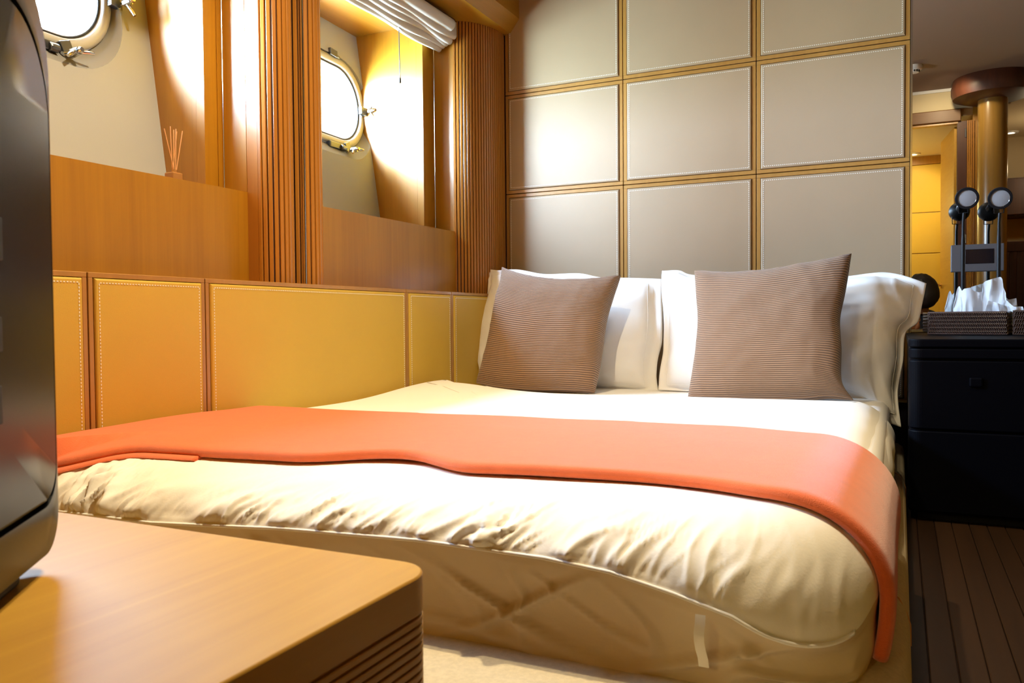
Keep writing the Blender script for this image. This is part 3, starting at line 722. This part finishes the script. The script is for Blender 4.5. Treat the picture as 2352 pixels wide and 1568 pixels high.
# wicker boxes: woven strands over a dark liner
def wicker(name, label, o, ex, ey, W_, D_, Ht, rows, cols, mat):
    t = thing(name, label, 'basket'); o, ex, ey = Vector(o), Vector(ex), Vector(ey); ez = Vector((0, 0, 1))
    core = MB(); th_ = .006
    for (c_, hx, hy) in ((o+ey*th_/2, W_, th_), (o+ey*(D_-th_/2), W_, th_)): core.obox(c_+ez*Ht/2, ex*hx/2, ey*hy/2, ez*(Ht/2-.001))
    for sx_ in (-1, 1): core.obox(o+ex*sx_*(W_/2-th_/2)+ey*D_/2+ez*Ht/2, ex*th_/2, ey*(D_/2-th_), ez*(Ht/2-.001))
    core.obox(o+ey*D_/2+ez*.003, ex*(W_/2-th_), ey*(D_/2-th_), ez*.003)
    core.build('liner', M['groove'], t)
    wv = MB()
    def side(p0, d, L, n, nc):
        for r_ in range(rows):
            z = (r_+.5)*Ht/rows
            for k in range(nc):
                s_ = (k+.5+(.5 if r_ % 2 else 0))*L/nc
                if s_ > L-.001: continue
                lean = .18*Ht/rows
                p = p0+d*s_+ez*z+n*.0012
                wv.add([p-d*(L/nc*.36)-ez*(Ht/rows*.50)-d*lean, p+d*(L/nc*.20)-ez*(Ht/rows*.50)-d*lean, p+d*(L/nc*.36)+ez*(Ht/rows*.50)+d*lean, p-d*(L/nc*.20)+ez*(Ht/rows*.50)+d*lean,
                        p+n*.0022-d*.0003-ez*(Ht/rows*.15), p+n*.0022+d*.0003+ez*(Ht/rows*.15)],
                       [(0, 1, 4), (1, 2, 5, 4), (2, 3, 5), (3, 0, 4, 5)])
    side(o-ex*W_/2, ex, W_, -ey, cols); side(o+ex*W_/2+ey*D_, -ex, W_, ey, cols)
    nd = max(4, int(cols*D_/W_)); side(o-ex*W_/2+ey*D_, -ey, D_, -ex, nd); side(o+ex*W_/2, ey, D_, ex, nd)
    wv.build('weave', mat, t, kind='stuff')
    rm = MB(); q = [o-ex*W_/2, o+ex*W_/2, o+ex*W_/2+ey*D_, o-ex*W_/2+ey*D_, o-ex*W_/2]
    rm.tube([p+ez*Ht for p in q], .0026, 6); rm.tube([p+ez*.002 for p in q], .0022, 6); rm.build('rim', mat, t)
    return t
M['wicker'] = plain('dark_wicker', (0.10, 0.06, 0.05), .32, coat=.3)
M['wicker2'] = plain('brown_wicker', (0.05, 0.018, 0.006), .6)
A0, B0 = at(2132, 767, Y=2.86), at(2312, 773, Y=2.80); A0.z = B0.z = NZ+.001
ex = (B0-A0); WL = ex.length; ex.normalize(); ey = Vector((-ex.y, ex.x, 0))
HT = at(2200, 718, Y=2.84).z-NZ
wicker('wicker_basket', 'dark wicker basket holding crumpled tissue paper on the nightstand', (A0+B0)/2, ex, ey, WL, .22, HT, 6, 44, M['wicker'])
wicker('wicker_box', 'brown wicker box at the right edge, next to the tissue basket', B0+ex*(.012+.13)+ey*-.0, ex, ey, .25, .20, HT+.002, 6, 44, M['wicker2'])

# tissue paper standing out of the basket
tis = thing('tissue_paper', 'crumpled white tissue paper bunched in the dark wicker basket', 'tissue')
def sheet_t(prof, y0, dy, seed, zb):
    P = []
    for i in range(49):
        px_ = prof[0][0]+(prof[-1][0]-prof[0][0])*i/48; ty = interp(px_, prof)
        yy = y0+dy*(i/48)+.010*noise.noise(Vector((i*.12, seed, 0)))
        tp_ = at(px_, ty, Y=yy); row = []
        for j in range(13):
            v = j/12; z = zb+(tp_.z-zb)*v
            d_ = Vector((.010*noise.noise(Vector((i*.10, v*1.6, seed+3))), .034*noise.noise(Vector((i*.09+seed, v*1.5, seed)))+.010*abs(noise.noise(Vector((i*.17, v*2.4, seed+7)))), 0))*(.35+.65*math.sin(math.pi*min(1, .15+v*.75)))
            row.append(Vector((tp_.x, yy, z))+d_)
        P.append(row)
    m = MB(); m.grid(P); return m
zb = NZ+.02
front = [(2190, 704), (2194, 690), (2199, 664), (2204, 655), (2210, 668), (2214, 663), (2229, 660), (2236, 668), (2250, 671), (2258, 669), (2259, 650), (2264, 645), (2280, 640), (2298, 635), (2304, 645), (2302, 655), (2309, 672), (2309, 690)]
sheet_t(front, 2.885, -.01, 1.0, zb).build('tissue_sheet', M['tissue'], tis, smooth='auto', angle=25)
sheet_t([(2196, 690), (2215, 672), (2240, 674), (2260, 676), (2290, 660), (2316, 688), (2334, 684), (2336, 705)], 2.915, 0, 5.0, zb).build('tissue_sheet', M['tissue'], tis, smooth='auto', angle=25)
sheet_t([(2262, 712), (2268, 690), (2285, 694), (2300, 700), (2315, 688), (2330, 704), (2348, 704)], 2.865, -.02, 9.0, zb+.01).build('tissue_sheet', M['tissue'], tis, smooth='auto', angle=25)

# two reading lamps
def lamp(label, px_, lx, ly, k):
    t = thing('reading_lamp', label, 'lamp', 'black reading lamps in front of the mirror')
    yy = 2.985; base = at(px_, 700, Y=yy); base.z = NZ
    top = at(px_+(3 if k else 4), ly+34, Y=yy); x0 = base.x
    MB().lathe([(0, .0), (.030, .0), (.031, .004), (.028, .007), (.008, .009), (0, .009)], (x0, yy, NZ+.0005), n=28).build('base', M['navy'], t, smooth='auto')
    MB().tube([(x0, yy, NZ+.008), (x0, yy, NZ+.045)], .010, 14).build('sleeve', M['black'], t, smooth='auto')
    zt = top.z
    MB().tube([(x0, yy, NZ+.04), (x0, yy, NZ+.30), (x0, yy, NZ+.31), (x0, yy, zt-.03), (x0+.002, yy, zt)], [.0060, .0058, .0048, .0042, .0045], 12).build('pole', M['black'], t, smooth='auto')
    c_ = at(lx, ly, Y=yy-.012); n = (Vector((0, 0, 0))-c_); n = Vector((n.x+.15, n.y, n.z-.35)).normalized()
    s_ = n.cross(Vector((0, 0, 1))).normalized(); u_ = s_.cross(n)
    hd = MB(); hd.lathe([(.0345, .003), (.0345, -.002), (.032, -.012), (.022, -.024), (.013, -.030), (.012, -.052), (.009, -.058), (0, -.058)], c_, n, 30)
    hd.lathe([(.0345, .003), (.033, .005), (.0262, .005), (.0255, .001)], c_, n, 30)
    hd.build('head', M['black'], t, smooth='auto')
    ln = MB().lathe([(.0258, .0015), (.018, .003), (.009, .0038), (0, .004)], c_, n, 28).build('lens', M['lens'], t, smooth=True)
    MB().lathe([(.0255, .002), (.0262, .0048), (.0272, .004)], c_, n, 28).build('lens_ring', M['steel'], t, smooth=True)
    br = MB(); p0 = Vector((x0, yy, zt))
    for sg in (-1, 1): br.tube([p0, p0+s_*sg*.013, p0+s_*sg*.014+Vector((0, 0, .024)), c_-n*.02+s_*sg*.013], .0015, 6)
    br.build('bracket', M['black'], t, smooth=True)
lamp('black reading lamp with round head, left one, rising behind the tissue paper', 2211, 2221, 455, 1)
lamp('black reading lamp with round head, right one, in front of the pillar reflection', 2293, 2297, 455, 0)

# ================================================================== NICHE OBJECTS
rd = thing('reed_diffuser', 'small square reed diffuser standing on the window sill under the left porthole', 'diffuser')
dc = Vector((-1.705, at(399, 400, X=-1.705).y, ZP))
MB().box(dc.x-.016, dc.x+.016, dc.y-.016, dc.y+.016, ZP-.0004, ZP+.026).build('bottle', M['oil'], rd, bevel=.003)
MB().tube([dc+Vector((0, 0, .024)), dc+Vector((0, 0, .034))], .008, 14).build('neck', M['oil'], rd, smooth='auto')
for (tx, ty, bx_) in ((377, 295, .004), (391, 290, -.002), (399, 298, 0), (404, 296, .003), (406, 302, -.003), (419, 301, .002)):
    e_ = at(tx, ty, X=dc.x+random.uniform(-.01, .01))
    MB().tube([dc+Vector((bx_, bx_, .01)), e_], .0014, 6).build('reed', M['reed'], rd)

bl = thing('roman_blind', 'gathered white roman blind pulled up above the right porthole', 'blind')
yb0, yb1 = 2.0, 2.905
for k in range(5):
    xk = -1.708+.019*k; zk = 1.093+.010*k; P = []
    for i in range(41):
        y = yb0+(yb1-yb0)*i/40; sag = .004*math.sin(i*.35+k*1.3)+.003*math.sin(i*.11+k*2.1)
        row = []
        for j in range(15):
            a_ = math.pi*j/14
            row.append((xk-.013*math.cos(a_)*(1+.1*math.sin(i*.3+k))+.004*math.sin(i*.2+k), y, zk+sag+.016-.016*math.sin(a_)*1.0+(.0 if 0 < j < 14 else .05)))
        P.append(row)
    m = MB(); m.grid(P); o = m.build('fold', M['blind'], bl, smooth=True)
    so = o.modifiers.new('thick', 'SOLIDIFY'); so.thickness = .0016
m = MB(); yv = 2.835; m.tube([(-1.612, yb0, 1.168), (-1.612, yv, 1.168)], .024, 24); m.build('valance_roll', M['blind'], bl, smooth='auto')
MB().box(-1.70, -1.63, yb0, yb1, 1.178, 1.2155).build('head_rail', M['darkwood'], bl)
cp = at(916, 47, X=-1.705); ce = at(919, 180, X=-1.705)
MB().tube([(cp.x, cp.y, 1.10), (cp.x+.001, cp.y, (1.10+ce.z)/2), (ce.x, ce.y, ce.z)], .0016, 8).build('pull_cord', M['cord'], bl)
MB().obox((cp.x, cp.y, 1.098), (.006, 0, 0), (0, .012, -.002), (0, 0, .005)).build('cord_clip', M['whitepaint'], bl, bevel=.001)
MB().tube([(ce.x, ce.y, ce.z+.002), (ce.x, ce.y, ce.z-.017)], [.003, .0042], 10).build('cord_tassel', M['black'], bl)
for k, (px_, yy_) in enumerate(((998, 300), (511, 150))):
    w_ = at(px_, yy_, X=-1.700); 
    tg = thing('guide_cord', ('thin steel guide cord at the right side of the '+('right' if k == 0 else 'left')+' porthole niche'), 'cord')
    MB().tube([(w_.x, w_.y, ZP), (w_.x, w_.y, ZN)], .0011, 6).build('wire', M['steel'], tg)
    MB().lathe([(0, 0), (.004, 0), (.003, .006), (0, .006)], (w_.x, w_.y, ZP), n=10).build('anchor', M['steel'], tg)

# ================================================================== DESK AND TELEVISION
dk = thing('desk', 'low cherry wood desk with rounded corner and grooved edge in the foreground', 'desk')
dx0, dx1, dy0, dy1 = LX+.02, -.3385, -.60, .5675
def dplan(ins=0, r=.035):
    r_ = max(.004, r-ins)
    return [(dx0, dy0), (dx1-ins, dy0)]+[(dx1-ins-r_+r_*math.cos(math.radians(a)), dy1-ins-r_+r_*math.sin(math.radians(a))) for a in range(0, 91, 9)]+[(dx0, dy1-ins)]
MB().prism(dplan(), -.2315, -.20).build('desk_top', M['desk'], dk, smooth='auto', bevel=.0018)
z = -.2335
for k in range(9):
    MB().prism(dplan(), z-.0052, z).build('edge_slat', M['desk'], dk, smooth='auto', bevel=.0008, seg=1); z -= .0074
MB().prism(dplan(.0045), -.30, -.230).build('edge_core', M['groove'], dk)
MB().prism(dplan(.0), -.46, z-.001).build('cabinet_body', M['desk'], dk, smooth='auto', bevel=.002)
MB().prism(dplan(.04), -.52, -.458).build('plinth', M['darkwood'], dk)

tv = thing('television', 'large black television casing seen edge-on at the far left, standing on the desk', 'television')
dT = Vector((-.62, .785, 0)).normalized(); nT = Vector((.785, .62, 0)).normalized(); uz = Vector((0, 0, 1))
far = Vector((-.637, .448, 0)); TW, TZ0, TZ1 = .47, -.190, .282
org = far-dT*TW
def tvp(a, z, n): return org+dT*a+uz*z+nT*n
def tvring(ins, n, r, zi=None, rb=None):
    zi = ins if zi is None else zi; rb = r if rb is None else rb
    q = []
    for (ca, cz, a0, r_) in ((TW-ins-r, TZ1-zi-r, 0, r), (ins+r, TZ1-zi-r, 90, r), (ins+rb, TZ0+zi+rb, 180, rb), (TW-ins-rb, TZ0+zi+rb, 270, rb)):
        for k in range(13):
            t_ = math.radians(a0+90*k/12); q.append(tvp(ca+r_*math.cos(t_), cz+r_*math.sin(t_), n))
    return q
rr = [tvring(.06, -.062, .05, rb=.02), tvring(.02, -.055, .07, rb=.03), tvring(.004, -.035, .08, rb=.034), tvring(0, -.015, .085, rb=.036), tvring(.001, -.004, .084, rb=.035), tvring(.006, .002, .080, rb=.032), tvring(.011, .003, .075, .044, .030), tvring(.0115, -.004, .075, .0455, .030)]
m = MB(); m.grid([list(r) for r in zip(*rr)], True); m.add(rr[0], [tuple(range(len(rr[0])))]); m.add(rr[-1], [tuple(range(len(rr[-1])))])
m.build('casing', M['tv'], tv, smooth='auto', angle=50)
rr = [tvring(.0130, -.004, .074, .048, .028), tvring(.0130, .002, .074, .048, .028), tvring(.016, .004, .072, .051, .026), tvring(.10, .0065, .02, .10, .02), tvring(.18, .007, .01, .16, .01)]
m = MB(); m.grid([list(r) for r in zip(*rr)], True); m.add(rr[-1], [tuple(range(len(rr[-1])))]); m.build('front_panel', M['tv'], tv, smooth='auto', angle=30)
for (ya, yb) in ((508, 604), (728, 804), (880, 964)):
    c0 = on(4, ya, org, nT); c1 = on(10, yb, org, nT)
    a0_ = (c1-org).dot(dT)
    m = MB(); m.obox(tvp(a0_-.036, (c0.z+c1.z)/2, .0055), dT*.010, uz*abs(c0.z-c1.z)/2, nT*.003); m.build('vent_slot', M['rubber'], tv, bevel=.001)
MB().obox(tvp(TW*.45, -.195, -.030), dT*.20, uz*.0048, nT*.020).build('stand_foot', M['rubber'], tv, bevel=.002)

# ================================================================== THINGS SEEN IN THE MIRROR
def mir(px_, py_, Yv):                        # real point whose mirror image is seen at a pixel
    p = at(px_, py_, Y=Yv); return Vector((p.x, 2*HY-Yv, p.z))
sd = thing('smoke_detector', 'white smoke detector on the ceiling, reflected in the mirror', 'smoke detector')
q = Vector((.085, -.12, CEIL))
MB().lathe([(0, 0), (.052, 0), (.052, -.022), (.046, -.030), (0, -.030)], q, n=32).build('body', M['whitepaint'], sd, smooth='auto')
MB().lathe([(.036, -.030), (.030, -.048), (0, -.052)], q, n=32).build('sensor_cap', M['whitepaint'], sd, smooth='auto')
for k in range(12):
    a_ = k*math.pi/6; d_ = Vector((math.cos(a_), math.sin(a_), 0)); MB().obox(q+d_*.0338+Vector((0, 0, -.039)), d_*.0015, d_.cross(uz)*.0045, (0, 0, .006)).build('vent_slot', M['rubber'], sd)

cl = thing('round_column', 'polished round wood column beside the doorway with a disc-shaped capital, reflected in the mirror', 'column')
cc = Vector((.615, -.70, 0))
MB().lathe([(0, -.52), (.098, -.52), (.098, 1.60), (0, 1.60)], cc, n=48).build('shaft', M['colwood'], cl, smooth='auto')
MB().lathe([(0, 1.595), (.20, 1.598), (.262, 1.62), (.275, 1.66), (.275, 1.70), (.26, CEIL), (0, CEIL)], cc, n=56).build('capital', M['darkwood'], cl, smooth='auto')

dr = struct('door_1', 'open wood door beyond the bedroom doorway')
hp = Vector((.395, FY-.06, 0)); fp = mir(2166, 400, 7.85); fp.z = 0; dd = (fp-hp); DL = dd.length; dd.normalize(); dn = Vector((dd.y, -dd.x, 0))
MB().obox(hp+dd*DL/2+uz*.48, dd*DL/2, dn*.018, uz*.995).build('door_leaf', M['desk'], dr, bevel=.003)
for yy in (305, 548):
    hz = mir(2219, yy, 7.19).z; MB().box(.445, .459, FY-.004, FY+.010, hz-.035, hz+.035).build('hinge', M['steel'], dr, bevel=.002)
hq = hp+dd*(DL-.06); hq.z = mir(2165, 655, 7.8).z
m = MB(); m.tube([hq, hq-dn*.05 if dn.x > 0 else hq+dn*.05], .008, 12)
e_ = (hq-dn*.05) if dn.x > 0 else (hq+dn*.05); m.tube([e_, e_-dd*.09], .009, 12); m.lathe([(0, .018), (.022, .018), (.022, .024), (0, .024)], hq, -dn if dn.x > 0 else dn, 16)
m.build('door_handle', M['brass'], dr, smooth='auto')

for (nm, lab, px_, py_, Yv, Z_) in (('a', 'downlight in the alcove ceiling, reflected beside the round column', 2322, 303, 8.35, 1.66), ('b', 'downlight in the corridor ceiling, reflected at the mirror edge', 2098, 353, 8.8, 1.55)):
    p = at(px_, py_, Z=Z_); p = Vector((p.x, 2*HY-p.y, Z_))
    if p.y < BY+.08: p.y = BY+.12
    t = thing('downlight', lab, 'ceiling light')
    MB().lathe([(0, -.003), (.030, -.003), (.034, -.012), (.060, -.010), (.064, 0), (0, 0)], p, n=28).build('ring', M['whitepaint'], t, smooth='auto')
    MB().lathe([(.029, -.0035), (0, -.005)], p, n=20).build('bulb', M['glow'], t)

cb = thing('wall_cabinet', 'dark wood wall cabinet in the alcove right of the column, in the mirror', 'cabinet')
MB().box(.70, 1.58, BY+.001, BY+.30, .90, 1.24).build('body', M['darkwood'], cb)
for k in range(2): MB().box(.71+k*.435, 1.135+k*.435, BY+.30, BY+.318, .91, 1.23).build('door', M['darkwood'], cb, bevel=.003)
ch = thing('slatted_chair', 'dark slatted wooden chair back in the alcove, reflected right of the column', 'chair')
MB().box(.80, 1.28, BY+.32, BY+.70, -.10, -.06).build('seat', M['darkwood'], ch, bevel=.005)
for sx_ in (.80, 1.24):
    for sy_ in (BY+.32, BY+.66): MB().box(sx_, sx_+.04, sy_, sy_+.04, -.52, -.10).build('leg', M['darkwood'], ch)
for sx_ in (.80, 1.24): MB().box(sx_, sx_+.04, BY+.66, BY+.70, -.06, .62).build('back_post', M['darkwood'], ch)
MB().box(.80, 1.28, BY+.665, BY+.695, .55, .64).build('top_rail', M['darkwood'], ch, bevel=.006)
for k in range(7): MB().box(.855+k*.055, .885+k*.055, BY+.67, BY+.69, -.06, .56).build('back_slat', M['darkwood'], ch)
lc = thing('low_cabinet', 'dark wood low cabinet behind the slatted chair, seen in the mirror', 'cabinet')
MB().box(.68, 1.58, BY+.001, BY+.28, -.52, .60).build('body', M['darkwood'], lc)
MB().box(.67, 1.59, BY+.001, BY+.29, .60, .625).build('top', M['wood'], lc)

# person holding the camera, seen in the mirror
pe = thing('person', 'dark-haired person in black sitting on the floor, reflected at the mirror edge', 'person')
def skin(name, mat, pts, edges, rad, parent, sub=2, root=0):
    me = bpy.data.meshes.new(name); me.from_pydata(pts, edges, []); me.materials.append(mat)
    o = link(name, me, parent)
    s_ = o.modifiers.new('skin', 'SKIN'); s_.use_smooth_shade = True
    for i, v in enumerate(me.skin_vertices[0].data if me.skin_vertices else []): pass
    if not me.skin_vertices:
        bm = bmesh.new(); bm.from_mesh(me); bm.verts.layers.skin.verify(); bm.to_mesh(me); bm.free()
    for i, v in enumerate(me.skin_vertices[0].data):
        r_ = rad[i]; v.radius = r_ if isinstance(r_, tuple) else (r_, r_); v.use_root = (i == root)
    u = o.modifiers.new('sub', 'SUBSURF'); u.levels = sub; u.render_levels = sub
    return o
hx, hy, hz = .135, -.265, .165
pts = [(.235, -.52, -.40), (.23, -.48, -.24), (.225, -.44, -.10), (.22, -.40, -.02), (.22, -.36, .03),
       (.05, -.42, -.05), (-.02, -.33, -.22), (-.03, -.13, -.08), (.39, -.42, -.05), (.42, -.30, -.24), (.11, -.12, -.10),
       (.12, -.50, -.43), (-.10, -.22, -.42), (.12, -.08, -.46), (.35, -.50, -.43), (.55, -.22, -.42), (.32, -.06, -.46)]
pts = [(x-(.075 if i in (0, 1, 2, 3, 4, 8) else 0), y, z) for i, (x, y, z) in enumerate(pts)]
ed = [(0, 1), (1, 2), (2, 3), (3, 4), (3, 5), (5, 6), (6, 7), (3, 8), (8, 9), (9, 10), (0, 11), (11, 12), (12, 13), (0, 14), (14, 15), (15, 16)]
rd_ = [(.13, .11), (.13, .10), (.14, .10), (.09, .07), (.048, .048), (.062, .062), (.042, .042), (.03, .03), (.062, .062), (.042, .042), (.03, .03),
       (.085, .085), (.06, .06), (.042, .042), (.085, .085), (.06, .06), (.042, .042)]
skin('body', M['shirt'], pts, ed, rd_, pe)
hd = MB(); P = []
for i in range(33):
    th_ = math.pi*i/32; row = []
    for j in range(40):
        ph = 2*math.pi*j/40; x_, y_, z_ = math.sin(th_)*math.cos(ph), math.sin(th_)*math.sin(ph), math.cos(th_)
        X_, Y_, Z_ = x_*.074, y_*.094, z_*.115
        if z_ < 0: X_ *= 1-.28*(-z_)**1.3; Y_ = Y_*(1-.15*(-z_))+.012*(-z_)*(1 if y_ > 0 else .2)
        if y_ > .3:
            Y_ += .022*math.exp(-(x_/.16)**2-((z_+.10)/.16)**2)+.006*math.exp(-(x_/.3)**2-((z_+.42)/.10)**2)-.008*math.exp(-((abs(x_)-.36)/.16)**2-((z_-.05)/.13)**2)
        row.append((hx+X_, hy+Y_, hz+Z_))
    P.append(row+[row[0]])
hd.grid(P); hd.build('face', M['skin'], pe, smooth=True)
for sg in (-1, 1):
    MB().lathe([(0, .010), (.008, .008), (.011, 0), (.008, -.006), (0, -.008)], (hx+sg*.028, hy+.078, hz+.006), (0, 1, 0), 14).build('eye', M['whitepaint'], pe, smooth=True)
    MB().lathe([(0, .0105), (.004, .0098), (.005, .008)], (hx+sg*.028, hy+.0785, hz+.006), (0, 1, 0), 12).build('iris', M['hair'], pe, smooth=True)
    MB().lathe([(0, .006), (.016, .004), (.022, 0), (.016, -.006), (0, -.008)], (hx+sg*.074, hy-.006, hz-.004), (sg, -.3, 0), 14).build('ear', M['skin'], pe, smooth=True)
MB().tube([(hx-.022, hy+.088, hz-.052), (hx, hy+.098, hz-.050), (hx+.022, hy+.088, hz-.052)], [.003, .006, .003], 8).build('mouth', plain('lips', (.35, .10, .08), .5), pe, smooth=True)
hr = MB(); P = []
for i in range(25):
    th_ = math.pi*.86*i/24; row = []
    for j in range(40):
        ph = 2*math.pi*j/40; x_, y_, z_ = math.sin(th_)*math.cos(ph), math.sin(th_)*math.sin(ph), math.cos(th_)
        cut = 1.0 if (y_ < .55 or z_ > .42) else .74
        k_ = cut*(1+.05*noise.noise(Vector((x_*4, y_*4, z_*4))))
        fl_ = 1+.35*max(0, -z_)
        row.append((hx+x_*.104*k_*fl_, hy-.012+y_*.112*k_, hz+.010+z_*.134*k_))
    P.append(row+[row[0]])
hr.grid(P); hr.build('hair', M['hair'], pe, smooth=True)
MB().tube([(hx, hy-.06, hz-.05), (hx+.003, hy-.09, hz-.13)], [.05, .056], 16).build('neck', M['skin'], pe, smooth='auto')
_T = Matrix.Translation((hx, hy, hz)) @ Matrix.Rotation(math.radians(80), 4, 'Z') @ Matrix.Rotation(math.radians(-12), 4, 'X') @ Matrix.Translation((-hx, -hy, -hz))
for o in list(pe.children):
    if o.name.split('.')[0] in ('face', 'eye', 'iris', 'ear', 'mouth', 'hair'): o.data.transform(_T)
def hand(wr, pd, side, name='hand'):
    """palm + five fingers curling around a camera body; pd = pointing direction"""
    wr, pd = Vector(wr), Vector(pd).normalized(); sd_ = Vector(side).normalized(); nb = pd.cross(sd_)
    pts = [wr, wr+pd*.035, wr+pd*.075]; ed = [(0, 1), (1, 2)]; rad = [(.024, .018), (.034, .014), (.036, .012)]
    for i, L in enumerate((.060, .072, .068, .052)):
        b = len(pts); o_ = sd_*(-.030+.020*i)
        p1 = wr+pd*.078+o_; pts += [p1, p1+pd*L*.45+nb*.004, p1+pd*L*.75+nb*.018, p1+pd*L*.85+nb*.034]
        ed += [(2, b), (b, b+1), (b+1, b+2), (b+2, b+3)]; rad += [.010, .009, .0085, .007]
    b = len(pts); pts += [wr+pd*.025-sd_*.034, wr+pd*.055-sd_*.052+nb*.014, wr+pd*.080-sd_*.048+nb*.028]; ed += [(1, b), (b, b+1), (b+1, b+2)]; rad += [.013, .0105, .009]
    skin(name, M['skin'], [tuple(p) for p in pts], ed, rad, pe)
hand((-.035, -.150, -.085), (.15, .25, 1), (-1, 0, .1)); hand((.115, -.145, -.100), (-.25, .25, 1), (1, 0, .1))
cmr = thing('compact_camera', 'black camera held in front of the face by the person on the floor', 'camera')
MB().box(-.055, .075, -.105, -.045, -.045, .042).build('body', M['black'], cmr, bevel=.006)
MB().lathe([(0, 0), (.032, 0), (.032, .030), (.026, .032), (.024, .026), (0, .024)], (0, -.046, 0), (0, 1, 0), 28).build('lens', M['black'], cmr, smooth='auto')

# ------------------------------------------------------------------ lift everything so the floor is at z = 0
for o in S.objects:
    if o.parent is None and o is not cam: o.location.z += FLOOR
